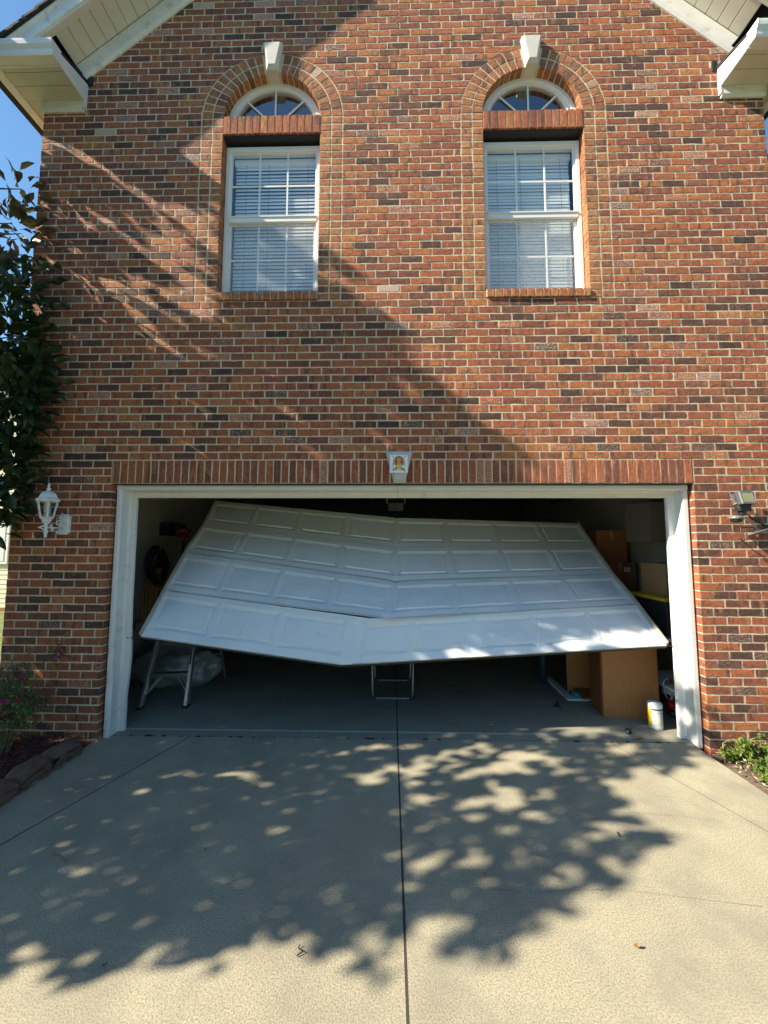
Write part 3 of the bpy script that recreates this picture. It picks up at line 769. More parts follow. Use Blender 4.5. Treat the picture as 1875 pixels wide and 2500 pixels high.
# ------------------------------------------------------------------ garage door frame
JM = mat('jamb_white', (.74, .74, .72), .48, mott=.04, mscale=5, dirt=(.48, .41, .31), dscale=9, dlo=.56, dhi=.85)
def jamb(side):
    xo = OXR - .012 if side > 0 else OXL + .012
    s = -side
    prof = [(xo, .085), (xo, .058), (xo + s * .008, .052), (xo + s * .040, .052), (xo + s * .048, .060), (xo + s * .048, .160),
            (xo + s * .056, .166), (xo + s * .060, .172), (xo + s * .100, .172), (xo + s * .105, .180), (xo + s * .105, .205), (xo, .205)]
    n = len(prof); nz = 60 if side < 0 else 14; vs = []; fs = []
    for k in range(nz + 1):
        z = -.02 + 2.245 * k / nz
        for i, (x, y) in enumerate(prof):
            dx = dy = 0
            if side < 0:   # pushed out and creased by the door
                b_ = math.exp(-((z - .42) / .30) ** 2)
                if 1 < i < 6: dx = .010 * b_ + .012 * mnoise.noise(Vector((z * 7, i * .4, 1))) * math.exp(-((z - .25) / .4) ** 2); dy = -.010 * b_ + .006 * math.sin(z * 17) * b_
                if i >= 6: dx = .022 * math.exp(-((z - .62) / .28) ** 2) + .010 * mnoise.noise(Vector((z * 5, 3, 2))) * math.exp(-((z - .3) / .4) ** 2); dy = -.012 * b_
            vs.append((x + dx, y + dy, z if k else z + rnd(0, .02)))
    for k in range(nz):
        for i in range(n): fs.append((k * n + i, k * n + (i + 1) % n, (k + 1) * n + (i + 1) % n, (k + 1) * n + i))
    mb = MB(); mb.add(vs, fs); return P('door_jamb', mb, JM, house, label=('buckled left door jamb, white', 'straight white right door jamb')[side > 0])
jamb(-1); jamb(1)
mb = MB(); prof = [(.085, 2.224), (.058, 2.224), (.0505, 2.213), (.0505, 2.184), (.060, 2.176), (.160, 2.172), (.1705, 2.166), (.1705, 2.128), (.180, 2.122), (.205, 2.122), (.205, 2.225)]
for a, b_ in ((OXL + .012, .048), (.051, OXR - .012)):
    mb.prism(prof, None, None, lambda y, z: (a, y, z), lambda y, z: (b_, y, z))
P('door_header', mb, mat('header_white', (.74, .72, .67), .5, mott=.05, mscale=6, dirt=(.45, .38, .28), dscale=8, dlo=.6, dhi=.85), house)

# ------------------------------------------------------------------ the fallen garage door
door = thing('garage_door', 'white raised panel sectional garage door hanging crooked, creased and off its tracks', 'garage door', (.05, .2, .8))
V3 = Vector
TOPS = {}
#            left edge               crease                 right edge
rows = [  # each section: (TL, TC, TR, uc_top), (BL, BC, BR, uc_bot)
    (((-2.40, 1.77, 2.27), (.05, 1.40, 2.018), (2.55, 1.96, 1.98), .5), ((-2.34, 1.37, 1.935), (.03, .99, 1.66), (2.515, 1.53, 1.672), .5)),
    (((-2.34, 1.365, 1.928), (.03, .985, 1.653), (2.515, 1.525, 1.665), .5), ((-2.345, .965, 1.595), (.03, .58, 1.318), (2.50, 1.10, 1.358), .5)),
    (((-2.345, .960, 1.588), (.03, .575, 1.312), (2.50, 1.095, 1.351), .5), ((-2.345, .585, 1.208), (-.04, .135, 1.030), (2.485, .645, 1.085), .5)),
    (((-2.345, .584, 1.206), (-.17, .165, 1.018), (2.485, .643, 1.083), .42), ((-2.33, .20, .832), (-.44, .00, .655), (2.465, .20, .788), .375)),
]
def poly(a, c_, b_, uc, u):
    a, c_, b_ = V3(a), V3(c_), V3(b_)
    return a.lerp(c_, u / uc) if u <= uc else c_.lerp(b_, (u - uc) / (1 - uc))
for si, (T, Bm) in enumerate(rows):
    us = set(); vs_ = {0, .03, .5, .97, 1}
    crease = .5 if si < 3 else .40
    p0, p1 = (.13, .87) if si < 3 else (.12, .84)
    lv = [0, .085, .105]                     # in v units (section height .53)
    lu = [0, .085 * .53 / 4.88, .105 * .53 / 4.88]
    for i in range(8):
        a, b_ = (i + .025) / 8, (i + .975) / 8
        for l in lu: us |= {round(a + l, 6), round(b_ - l, 6)}
        us |= {round(i / 8, 6), round((a + b_) / 2, 6), round(a + (b_ - a) * .25, 6), round(a + (b_ - a) * .75, 6)}
    us |= {1.0, crease, crease - .006, crease + .006, crease - .014, crease + .014, crease - .002, crease + .002, .003, .997}
    for l in lv: vs_ |= {p0 + l, p1 - l}
    vs_ |= {.1, .35, .65, .9}
    us = sorted(us); vs_ = sorted(vs_)
    top_is_0 = True
    def hgt(u, v):
        i = min(7, int(u * 8 + 1e-9)); a, b_ = (i + .025) / 8, (i + .975) / 8
        du = min(u - a, b_ - u) * 4.88; dv = min(v - p0, p1 - v) * .53
        d = min(du, dv)
        if d <= 1e-5: return 0
        amp = .019
        e1, e2 = .085 * .53, .105 * .53
        if si >= 2 and du < dv: amp *= (.55, .40)[si - 2]     # flattened stiles where the sheet buckled
        if d <= e1 + 1e-6: return -amp * d / e1
        if d <= e2 + 1e-6: return -amp + amp * .75 * (d - e1) / (e2 - e1)
        return -amp * .25
    grid = []
    H = {}
    for v in vs_:
        for u in us:
            t = poly(*T, u); b2 = poly(*Bm, u); p = t.lerp(b2, .008 + v * .984)
            # local normal
            tu = (poly(*T, min(1, u + .01)) - poly(*T, max(0, u - .01))); tv = b2 - t
            nrm = tv.cross(tu).normalized()
            if nrm.y > 0: nrm = -nrm
            h = hgt(u, v)
            wv = (.003, .005, .010, .011)[si]
            warp = wv * mnoise.noise(V3((u * 26, v * 2.2 + si * 3, 5))) + wv * .7 * math.cos((u * 8) * 2 * math.pi) * math.sin(v * math.pi) * -1 * (si >= 2)
            # buckle next to the crease
            warp += (.004, .006, .020, .014)[si] * math.exp(-((u - crease) / .012) ** 2) * mnoise.noise(V3((v * 5, si, 2)))
            warp -= (.010, .012, .016, .020)[si] * math.exp(-abs(u - crease) / .007)
            if si == 3: warp += .012 * math.exp(-((u - .5) / .02) ** 2) * math.sin(v * math.pi)
            p = p + nrm * (h + warp); H[len(grid)] = h; grid.append(p)
    nu, nv = len(us), len(vs_); mb = MB(); mb.v = [tuple(p) for p in grid]
    back = len(grid)
    for j in range(nv):
        for i in range(nu):
            t = poly(*T, us[i]); b2 = poly(*Bm, us[i]); p = t.lerp(b2, vs_[j])
            tu = (poly(*T, min(1, us[i] + .01)) - poly(*T, max(0, us[i] - .01))); nrm = (b2 - t).cross(tu).normalized()
            if nrm.y > 0: nrm = -nrm
            mb.v.append(tuple(p - nrm * .016))
    for j in range(nv - 1):
        for i in range(nu - 1):
            a = j * nu + i; q = (a, a + 1, a + nu + 1, a + nu)
            if abs(H[q[0]] - H[q[2]]) >= abs(H[q[1]] - H[q[3]]): mb.f += [(q[0], q[1], q[2]), (q[0], q[2], q[3])]
            else: mb.f += [(q[1], q[2], q[3]), (q[1], q[3], q[0])]
            if i % 6 == 0 or True: mb.f.append((back + q[3], back + q[2], back + q[1], back + q[0]))
    for i in range(nu - 1):
        for j in ((nv - 1,) if si == 3 else ()):
            a = j * nu + i; mb.f.append((a, a + 1, back + a + 1, back + a))
    for j in range(nv - 1):
        for i in (0, nu - 1):
            a = j * nu + i; mb.f.append((a, a + nu, back + a + nu, back + a))
    o = P('door_section', mb, DOORM, door, label=('top section of the fallen door, in shade', 'second section of the fallen door', 'third section of the fallen door, kinked at the middle', 'bottom section of the fallen door, badly bent with a sharp crease')[si])
    # end stiles
    for e in (0, 1):
        a, b2 = poly(*T, e), poly(*Bm, e); sx = -1 if e == 0 else 1; mb = MB()
        mb.bar(a + V3((sx * .010, .01, .012)), b2 + V3((sx * .010, .01, .012)), .018, .045, up=(0, .6, -.6)); P('end_stile', mb, DOORE, door)
# bottom weather seal in its retainer
BLc, BCc, BRc = V3(rows[3][1][0]), V3(rows[3][1][1]), V3(rows[3][1][2])
mb = MB(); pts = [BLc.lerp(BCc, t) for t in (0, .33, .66, .93)] + [BCc + V3((.0, .02, -.004))] + [BCc.lerp(BRc, t) for t in (.08, .3, .6, 1)]
mb.tube([p + V3((0, .022 + .004 * math.sin(i * 2), -.012 - .006 * (i == 4))) for i, p in enumerate(pts)], .017, 8); P('bottom_seal', mb, RUBBER, door, smooth=True)
mb = MB(); mb.tube([p + V3((0, .006, -.002)) for p in pts], .006, 6); P('seal_retainer', mb, DOORE, door)
# stretched strut behind bottom edge
mb = MB(); mb.bar(BLc + V3((.1, .13, .03)), BCc + V3((-.05, .15, .04)), .03, .05); mb.bar(BCc + V3((.05, .15, .04)), BRc + V3((-.1, .13, .03)), .03, .05); P('strut', mb, ALUM, door)
for si in (1, 2, 3):
    T = rows[si][0]
    for u in (.02, .26, .49, .74, .98):
        p = poly(*T, u); mb = MB(); mb.box(p.x - .03, p.x + .03, p.y + .045, p.y + .055, p.z - .03, p.z + .03); P('hinge', mb, ALUM, door)

for nm_, a_, b_ in (('l', BLc, V3((OXL + .10, .16, .83))), ('r', BRc, V3((OXR - .09, .17, .80)))):
    mb = MB(); mb.tube([a_ + V3((0, .03, .0)), a_.lerp(b_, .5) + V3((0, .02, -.012)), b_], .004, 6); P('lift_cable', mb, BLACK, door)
    mb = MB(); mb.box(a_.x - .03, a_.x + .03, a_.y + .075, a_.y + .09, a_.z - .005, a_.z + .05); P('bottom_bracket', mb, STEEL, door)
# tracks, springs, opener
trk = thing('door_track', 'dark steel garage door track curving up inside the left side of the opening', 'track', (-2.5, .26, 0), 'garage door tracks')
def track(root, x):
    mb = MB(); pts = [(x, .27, .1), (x, .27, 1.9)] + [(x, .27 + .38 * (1 - math.cos(a)), 1.95 + .38 * math.sin(a)) for a in [rad(t) for t in range(0, 91, 15)]] + [(x, 3.0, 2.38)]
    for a, b_ in zip(pts[:-1], pts[1:]): mb.bar(a, b_, .03, .05, up=(0, 1, 0) if abs(a[2] - b_[2]) > .1 else (0, 0, 1))
    P('rail', mb, STEEL, root)
    mb = MB(); mb.bar((x, 2.9, 2.38), (x, 2.9, 2.72), .03, .004, up=(1, 0, 0)); mb.bar((x, 1.4, 2.38), (x, 1.4, 2.72), .03, .004, up=(1, 0, 0)); P('hanger', mb, ALUM, root)
track(trk, -2.53)
trk2 = thing('door_track', 'dark steel garage door track curving up inside the right side of the opening', 'track', (2.6, .26, 0), 'garage door tracks')
track(trk2, 2.62)
opn = thing('door_opener', 'ceiling hung garage door opener with two dull lens covers seen above the door', 'door opener', (.07, 3.0, 2.3))
xa = at(948, 1227, 3.0); xb = at(984.5, 1248, 3.0)
mb = MB(); mb.box(xa.x - .01, xb.x + .01, 3.02, 3.5, xb.z, xa.z + .05); P('motor_housing', mb, BLACK, opn, bevel=.01)
LENS = mat('frosted_lens', (.55, .54, .5), .5)
xm = (xa.x + xb.x) / 2
for a, b_ in ((xa.x, xm - .003), (xm + .003, xb.x)):
    mb = MB(); mb.box(a, b_, 2.985, 3.02, xb.z, xa.z - .01); P('lens_cover', mb, LENS, opn, bevel=.008)
for x in (xa.x - .025, xb.x + .025):
    mb = MB(); mb.box(x - .015, x + .015, 3.0, 3.004, xa.z - .02, 2.72); P('bracket', mb, ALUM, opn)
mb = MB(); mb.bar((.07, .3, 2.42), (.07, 3.05, 2.42), .04, .04); P('drive_rail', mb, STEEL, opn)

# ------------------------------------------------------------------ picture tile on the keystone
tile = thing('picture_tile', 'small square white tile with a seated figure under an arch, on the garage keystone', 'tile', (.056, -.063, 2.39))
cxm, czm = .056, 2.3925; hs_ = .079
mb = MB(); mb.box(cxm - hs_, cxm + hs_, -.070, -.0585, czm - hs_, czm + hs_); P('tile_body', mb, mat('glazed_white', (.82, .85, .9), .15, coat=.5), tile, bevel=.0015)
def disc(rx, rz, x, z, lay, colr, n=24, a0=0, a1=360, inner=0):
    y = -.0703 - lay * .0004; mb = MB(); k = n
    A = [rad(a0 + (a1 - a0) * i / k) for i in range(k + 1)]
    out = [(cxm + x + rx * math.cos(a), y, czm + z + rz * math.sin(a)) for a in A]
    if inner:
        inn = [(cxm + x + rx * inner * math.cos(a), y, czm + z + rz * inner * math.sin(a)) for a in A]
        mb.add(out + inn, [(i, i + 1, k + 2 + i, k + 1 + i) for i in range(k)])
    else: mb.add(out + [(cxm + x, y, czm + z)], [(i, i + 1, k + 1) for i in range(k)])
    return mb
def pm(n_, c_): return mat(n_, c_, .3)
RED, GOLD, GRN, INK, SKIN = pm('print_red', (.42, .05, .03)), pm('print_gold', (.62, .38, .06)), pm('print_green', (.12, .17, .05)), pm('print_ink', (.05, .04, .05)), pm('print_peach', (.6, .3, .16))
art = [('print_arch', disc(.049, .058, 0, .012, 0, None, a0=-25, a1=205, inner=.86), INK), ('print_arch', disc(.043, .051, 0, .012, 1, None, a0=-25, a1=205, inner=.88), GOLD),
       ('print_field', disc(.036, .043, 0, .014, 2, None), RED), ('print_halo', disc(.018, .018, 0, .032, 3, None), GOLD), ('print_head', disc(.011, .012, 0, .022, 4, None), SKIN),
       ('print_body', disc(.019, .017, 0, 0, 5, None), SKIN), ('print_lap', disc(.030, .013, 0, -.022, 6, None), GOLD), ('print_lap', disc(.013, .012, -.012, -.020, 7, None), pm('print_yellow', (.75, .5, .07))),
       ('print_lap', disc(.013, .012, .013, -.018, 7, None), pm('print_yellow', (.75, .5, .07))), ('print_base', disc(.044, .012, 0, -.044, 5, None), GRN), ('print_base', disc(.022, .010, 0, -.046, 8, None), pm('print_cream', (.72, .62, .4)))]
for n_, mbb, m_ in art: P(n_, mbb, m_, tile)
mb = MB()
for sx in (-1, 1):
    for k in range(5):
        x = cxm + sx * .050 + (k - 2) * .0034; mb.box(x - .0011, x + .0011, -.0709, -.0704, czm + .058 - rnd(0, .003), czm + .063 + rnd(0, .002))
    mb.box(cxm + sx * .052 - .008, cxm + sx * .052 + .008, -.0709, -.0704, czm - .0015, czm + .0005)
    mb.box(cxm + sx * .052 - .001, cxm + sx * .052 + .001, -.0709, -.0704, czm - .05, czm)
P('print_lettering', mb, INK, tile)
for sx in (-1, 1):
    mb = disc(.007, .009, sx * .047, -.056, 6, None); P('print_lamp', mb, GRN, tile)

# ------------------------------------------------------------------ wall lantern
LX, LZ = -2.935, 1.86
lan = thing('wall_lantern', 'white cast metal coach lantern with scrolled bracket on the brick left of the garage', 'wall lamp', (LX, 0, LZ))
CASTW = mat('cast_white', (.74, .76, .78), .5, mott=.14, mscale=25, fine=.1, fscale=120)
mb = MB(); w_, h_ = .048, .092; c8 = .02
prof = [(-w_, -h_ + c8), (-w_ + c8, -h_), (w_ - c8, -h_), (w_, -h_ + c8), (w_, h_ - c8), (w_ - c8, h_), (-w_ + c8, h_), (-w_, h_ - c8)]
f = lambda y, s_: [(LX + x * s_, y, LZ + z * (s_ if s_ < 1 else 1)) for x, z in prof]
vs = f(-.001, 1) + f(-.026, 1) + f(-.034, .82)
mb.add(vs, [tuple(range(7, -1, -1)), tuple(range(16, 24))] + [(l + i, l + (i + 1) % 8, l + 8 + (i + 1) % 8, l + 8 + i) for l in (0, 8) for i in range(8)])
P('back_plate', mb, CASTW, lan, bevel=.003)
ay = -.20; AZ = LZ - .035
mb = MB(); mb.tube([(LX, -.03, AZ), (LX, ay, AZ)], .008, 8); P('arm', mb, CASTW, lan, smooth=True)
def spiral(cy, cz, r0, turns, a0, dirn=1, n=22):
    return [(LX, cy + r0 * (1 - .78 * i / n) * math.cos(a0 + dirn * turns * 2 * math.pi * i / n), cz + r0 * (1 - .78 * i / n) * math.sin(a0 + dirn * turns * 2 * math.pi * i / n)) for i in range(n + 1)]
for cy, cz, r0, a0, dr in ((-.085, AZ + .040, .034, -1.2, 1), (-.062, AZ + .092, .026, -1.6, 1), (-.150, AZ + .018, .014, -1.5, -1), (-.075, AZ - .032, .028, 1.3, -1), (-.135, AZ - .018, .016, 1.6, 1)):
    mb = MB(); mb.tube(spiral(cy, cz, r0, 1.25, a0, dr), .0048, 6); P('scroll', mb, CASTW, lan, smooth=True)
mb = MB(); mb.lathe([(.004, 0), (.007, .004), (.004, .010)], (LX, -.05, AZ + .125), 8); P('scroll_bud', mb, CASTW, lan)
c0 = (LX, ay, 0)
bz = AZ
mb = MB(); mb.lathe([(.003, bz - .088), (.010, bz - .08), (.012, bz - .068), (.009, bz - .06), (.014, bz - .045), (.017, bz - .03), (.011, bz - .02), (.013, bz), (.012, bz + .02), (.017, bz + .028), (.019, bz + .034)], c0, 12); P('stem', mb, CASTW, lan, smooth=True)
for s_ in (1, -1):
    mb = MB(); mb.obox((LX - .02, ay - .022 , bz + .008 * s_), (.3, 1, .5 * s_), (1, 0, 0), (0, -.5, 1), .022, .007, .004); P('leaf_ornament', mb, CASTW, lan)
tw = rad(15)
mb = MB(); mb.lathe([(.020, bz + .034), (.030, bz + .045), (.040, bz + .070), (.052, bz + .080), (.055, bz + .084), (.055, bz + .090), (.04, bz + .09)], c0, 6, tw=tw); P('cup', mb, CASTW, lan)
zt, zb_ = bz + .218, bz + .090; rt, rb_ = .072, .048
for k in range(6):
    a = tw + k * math.pi / 3; mb = MB(); mb.bar((LX + rb_ * math.cos(a), ay + rb_ * math.sin(a), zb_), (LX + rt * math.cos(a), ay + rt * math.sin(a), zt), .010, .008, up=(math.cos(a), math.sin(a), 0)); P('cage_bar', mb, CASTW, lan)
    a2 = a + math.pi / 3; g_ = .95; mb = MB()
    mb.quad((LX + rb_ * g_ * math.cos(a), ay + rb_ * g_ * math.sin(a), zb_), (LX + rb_ * g_ * math.cos(a2), ay + rb_ * g_ * math.sin(a2), zb_),
            (LX + rt * g_ * math.cos(a2), ay + rt * g_ * math.sin(a2), zt), (LX + rt * g_ * math.cos(a), ay + rt * g_ * math.sin(a), zt)); P('pane', mb, LGLASS, lan)
mb = MB(); mb.lathe([(.072, zt - .004), (.084, zt + .002), (.092, zt + .012), (.093, zt + .020), (.080, zt + .026), (.072, zt + .034), (.066, zt + .046), (.060, zt + .062), (.046, zt + .078), (.026, zt + .088), (.016, zt + .094), (.010, zt + .1)], c0, 6, tw=tw); P('roof', mb, CASTW, lan)
mb = MB(); mb.lathe([(.016, zt + .094), (.011, zt + .104), (.017, zt + .112), (.017, zt + .117), (.007, zt + .122), (.009, zt + .132), (.0095, zt + .142), (.005, zt + .156), (.001, zt + .163)], c0, 12); P('finial', mb, CASTW, lan, smooth=True)
mb = MB(); pts = [(LX + .018 * math.cos(a * 1.0), ay + .018 * math.sin(a * 1.0), zb_ + .035 + a * .0021) for a in [i * .45 for i in range(100)]]
mb.tube(pts, .0065, 6); P('spiral_bulb', mb, mat('bulb', (.85, .85, .82), .3), lan, smooth=True)
mb = MB(); mb.lathe([(.018, zb_), (.02, zb_ + .02), (.016, zb_ + .035)], c0, 10); P('socket', mb, mat('socket_cream', (.7, .66, .55), .5), lan)

# ------------------------------------------------------------------ floodlight on the right
fl = thing('floodlight', 'small dark LED floodlight with a motion sensor under it, on the brick at right', 'floodlight', (3.0, 0, 2.05))
fc = V3((2.975, -.10, 2.085)); fx = V3((1, .28, .02)).normalized(); fz = V3((.03, .30, 1)).normalized(); fy = fz.cross(fx)
DGREY = mat('dark_grey_plastic', (.055, .057, .06), .5)
mb = MB(); mb.obox(fc, fx, fy, fz, .074, .020, .058); P('housing', mb, DGREY, fl, bevel=.006)
mb = MB()
for (ax_, bx_) in ((-1, 0), (1, 0), (0, 1), (0, -1)):
    if ax_: mb.obox(fc - fy * .022 + fx * ax_ * .068, fx, fy, fz, .006, .004, .058)
    else: mb.obox(fc - fy * .022 + fz * bx_ * .052, fx, fy, fz, .062, .004, .006)
P('bezel', mb, mat('grey_bezel', (.17, .18, .19), .4), fl, bevel=.001)
mb = MB(); mb.obox(fc - fy * .0215, fx, fy, fz, .062, .002, .046); P('reflector', mb, mat('led_panel', (.30, .29, .17), .4), fl)
mb = MB()
for i in range(12):
    for j in range(8): mb.obox(fc - fy * .024 + fx * (-.052 + i * .0095) + fz * (-.036 + j * .0103), fx, fy, fz, .0033, .0012, .0033)
P('led_grid', mb, mat('led_yellow', (.50, .46, .20), .35), fl, kind='stuff')
for i in range(7):
    mb = MB(); mb.obox(fc + fy * .03 + fx * -.05 + fz * (-.042 + i * .014), fx, fy, fz, .034, .016, .0022); P('cooling_fin', mb, mat('fin_grey', (.20, .21, .22), .4), fl)
mb = MB(); mb.obox(fc + V3((.0, .02, -.082)), (1, 0, 0), (0, 1, 0), (0, 0, 1), .05, .028, .028); mb.obox(fc + V3((-.01, .02, -.125)), (1, 0, 0), (0, 1, 0), (0, 0, 1), .022, .02, .022); P('swivel_base', mb, BLACK, fl, bevel=.006)
mb = MB(); mb.obox(fc + V3((-.062, .0, -.062)), (1, .3, -1), (0, 1, 0), (1, 0, 1), .032, .012, .008); P('hinge_arm', mb, mat('fin_grey', (.20, .21, .22), .4), fl, bevel=.003)
mb = MB(); mb.lathe([(.012, .0), (.046, .004), (.052, .014), (.050, .022), (.03, .032), (.01, .034)], (2.893, -.10, 1.905), 16); P('sensor_hood', mb, mat('sensor_grey', (.16, .17, .175), .45), fl, smooth=False)
mb = MB(); mb.lathe([(.018, -.022), (.036, -.016), (.042, 0), (.042, .004)], (2.897, -.098, 1.902), 16); P('sensor_lens', mb, BLACK, fl, smooth=True)
mb = MB(); mb.obox((2.94, -.075, 1.945), (1, .2, .9), (0, 1, 0), (-.9, 0, 1), .04, .014, .014); P('sensor_neck', mb, BLACK, fl, bevel=.004)
mb = MB(); mb.tube([(2.955, -.07, 1.955), (3.0, -.06, 1.915), (3.06, -.05, 1.875), (3.16, -.04, 1.80), (3.3, -.03, 1.79), (3.42, -.01, 1.80)], .0035, 6); P('cable', mb, mat('grey_cable', (.42, .42, .42), .5), fl, smooth=True)
mb = MB(); mb.tube([(3.0, -.03, 2.0), (3.1, -.012, 1.93), (3.22, -.004, 1.86)], .006, 6); P('mount_arm', mb, STEEL, fl, smooth=True)
brk = thing('wall_bracket', 'thin dark wire bracket holding a grey tube beside the floodlight', 'bracket', (3.0, 0, 1.75))
pa, pb, pc = at(1808, 1287, -.10), at(1811, 1322, -.10), at(1880, 1288, -.03)
mb = MB(); mb.tube([pa, pb, at(1850, 1302, -.07), at(1905, 1280, -.02)], .0045, 6); mb.tube([pa, pc, at(1905, 1285, -.01)], .005, 6); P('wire_frame', mb, mat('rusty_wire', (.10, .06, .045), .6, .3), brk, smooth=True)
mb = MB(); mb.tube([at(1827, 1306, -.13), at(1862, 1296, -.10), at(1912, 1283, -.02)], [.0085, .009, .009], 10); P('tube', mb, mat('grey_tube', (.12, .125, .13), .45), brk, smooth=True)
mb = MB(); mb.tube([pb + V3((.01, 0, .004)), at(1845, 1348, -.02), at(1900, 1382, -.008)], .0035, 6); P('stay_wire', mb, BLACK, brk, smooth=True)

# ------------------------------------------------------------------ things inside the garage
FZ = .014
lad = thing('stepladder', 'aluminium stepladder standing inside the garage under the left end of the door', 'ladder', (-2.35, .9, FZ))
def rail(a, b_, w=.032, d=.06, name='side_rail', m_=ALUM):
    mb = MB(); mb.bar(a, b_, w, d, up=(0, 1, 0)); return P(name, mb, m_, lad, bevel=.003)
A0, A1 = V3((-2.56, .60, FZ)), V3((-2.12, .66, FZ)); T0, T1 = V3((-2.46, 1.02, 1.46)), V3((-2.18, 1.06, 1.46))
rail(A0, T0); rail(A1, T1)
B0, B1 = V3((-2.60, 1.50, FZ)), V3((-2.10, 1.55, FZ)); U0, U1 = V3((-2.45, 1.14, 1.44)), V3((-2.19, 1.16, 1.44))
rail(B0, U0, .02, .03, 'rear_leg'); rail(B1, U1, .02, .03, 'rear_leg')
for t in (.21, .42, .62, .82):
    a, b_ = A0.lerp(T0, t), A1.lerp(T1, t); mb = MB(); mb.bar(a + V3((0, .02, 0)), b_ + V3((0, .02, 0)), .085, .035); P('step', mb, mat('step_grey', (.16, .17, .18), .5, .4), lad, bevel=.003)
for t in (.22, .55): 
    mb = MB(); mb.bar(B0.lerp(U0, t), B1.lerp(U1, t), .03, .012); P('rear_brace', mb, ALUM, lad)
mb = MB(); mb.bar(B1.lerp(U1, .06), B0.lerp(B1, .55).lerp(U0.lerp(U1, .55), .23), .012, .005); P('rear_brace', mb, ALUM, lad)
for a, c_ in ((A0.lerp(T0, .08), .30), (A1.lerp(T1, .08), .70)):
    m1 = A0.lerp(T0, .20).lerp(A1.lerp(T1, .20), c_)
    for dy in (0, .05): mb = MB(); mb.bar(a + V3((0, dy, 0)), m1 + V3((0, dy, 0)), .012, .005, up=(0, 1, 0)); P('step_brace', mb, ALUM, lad)
for a in (A0, A1):
    mb = MB(); mb.obox(a + V3((0, .005, .012)), (1, 0, 0), (0, 1, 0), (0, 0, 1), .026, .04, .014); P('foot', mb, BLACK, lad, bevel=.004)
mb = MB(); mb.obox((T0 + T1 + U0 + U1) / 4 + V3((0, 0, .02)), (1, .1, 0), (-.1, 1, 0), (0, 0, 1), .19, .12, .03); P('top_cap', mb, DGREY, lad, bevel=.008)
# lettering plate on the rail
mb = MB(); q0, q1 = A1.lerp(T1, .28), A1.lerp(T1, .40); mb.bar(q0 + V3((0, -.032, 0)), q1 + V3((0, -.032, 0)), .02, .002, up=(0, 1, 0)); P('rail_sticker', mb, mat('navy_sticker', (.04, .05, .12), .5), lad)
# plastic bag
def blob(name, c, r, seed, mt, parent=None, amp=.25, flat=0, n=2):
    bm = bmesh.new(); bmesh.ops.create_icosphere(bm, subdivisions=n + 1, radius=1)
    for v in bm.verts:
        k = 1 + amp * mnoise.noise(v.co * 1.7 + V3((seed, 0, 0))) + amp * .4 * mnoise.noise(v.co * 5 + V3((seed, 3, 0)))
        v.co = V3((v.co.x * r[0] * k, v.co.y * r[1] * k, max(v.co.z * r[2] * k, -r[2] * flat)))
        v.co += V3(c)
    me = bpy.data.meshes.new(name); bm.to_mesh(me); bm.free(); me.materials.append(mt)
    me.polygons.foreach_set('use_smooth', [True] * len(me.polygons))
    o = bpy.data.objects.new(name, me); COL.objects.link(o)
    if parent: keep(o, parent)
    return o
BAG = mat('clear_bag', (.22, .26, .30), .22, spec=.7, bump=.02, bscale=14, coat=.4)
bag = blob('plastic_bag', (-2.62, 1.32, .20), (.46, .26, .27), 4, BAG, amp=.35, flat=.72, n=3)
tag(bag, 'crumpled translucent grey plastic bag on the garage floor behind the ladder', 'bag')
grn = blob('green_cloth', (-2.40, 1.15, 1.54), (.13, .12, .06), 8, mat('green_cloth', (.015, .13, .045), .7, mott=.3), amp=.5, flat=.7)
tag(grn, 'crumpled green cloth lying on top of the stepladder', 'cloth')
pan = thing('leaning_board', 'narrow white board leaning behind the ladder', 'board', (-2.42, 1.3, .9))
mb = MB(); mb.obox((-2.30, 1.30, 1.18), (1, .1, .12), (0, 1, .1), (-.12, 0, 1), .055, .012, .24); P('board', mb, mat('board_white', (.55, .6, .62), .5), pan)

# left interior wall: trimmer, hanging cords, broom bristles
trm = thing('string_trimmer', 'red and black petrol string trimmer hanging head up on the left garage wall', 'trimmer', (-3.1, 2.0, 1.8))
tp = V3((-3.10, 2.05, 1.86))
mb = MB(); mb.box(-3.25, -3.12, 1.9, 2.1, 1.80, 1.98); P('wall_hook', mb, BLACK, trm, bevel=.01)
blob('engine_cover', tp + V3((.02, 0, .02)), (.13, .12, .10), 2, BLACK, trm, .3)
blob('fuel_tank', tp + V3((.10, -.02, -.09)), (.10, .09, .075), 5, mat('red_plastic', (.42, .02, .015), .35), trm, .15)
blob('starter_housing', tp + V3((.14, -.05, .0)), (.06, .06, .04), 6, mat('orange_plastic', (.55, .16, .02), .4), trm, .12)
mb = MB(); mb.tube([tp + V3((.12, 0, -.14)), tp + V3((.10, .0, -.55)), tp + V3((.05, .05, -1.3))], .016, 8); P('shaft', mb, BLACK, trm, smooth=True)
mb = MB(); mb.lathe([(.01, 0), (.02, .01), (.02, .03), (.01, .04)], tp + V3((.20, -.05, .0)), 10, ax='x'); P('fuel_cap', mb, BLACK, trm)
coil = thing('cable_coil', 'black cable coiled on a hook on the left garage wall', 'cable', (-3.2, 1.75, 1.45), None)
mb = MB()
for k in range(9):
    r_ = .15 + .02 * (k % 4); pts = [(-3.20 + .012 * k, 1.72 + r_ * .95 * math.cos(a) + .01 * (k % 3), 1.45 + r_ * 1.15 * math.sin(a) - .012 * k) for a in [i * math.pi / 12 for i in range(24)]]
    mb.tube(pts, .012, 6, closed=True)
P('coil', mb, BLACK, coil, smooth=True)
mb = MB(); mb.tube([(-3.24, 1.72, 1.62), (-3.1, 1.70, 1.60), (-3.09, 1.70, 1.66)], .01, 6); P('hook', mb, mat('brass_hook', (.45, .26, .05), .5), coil)
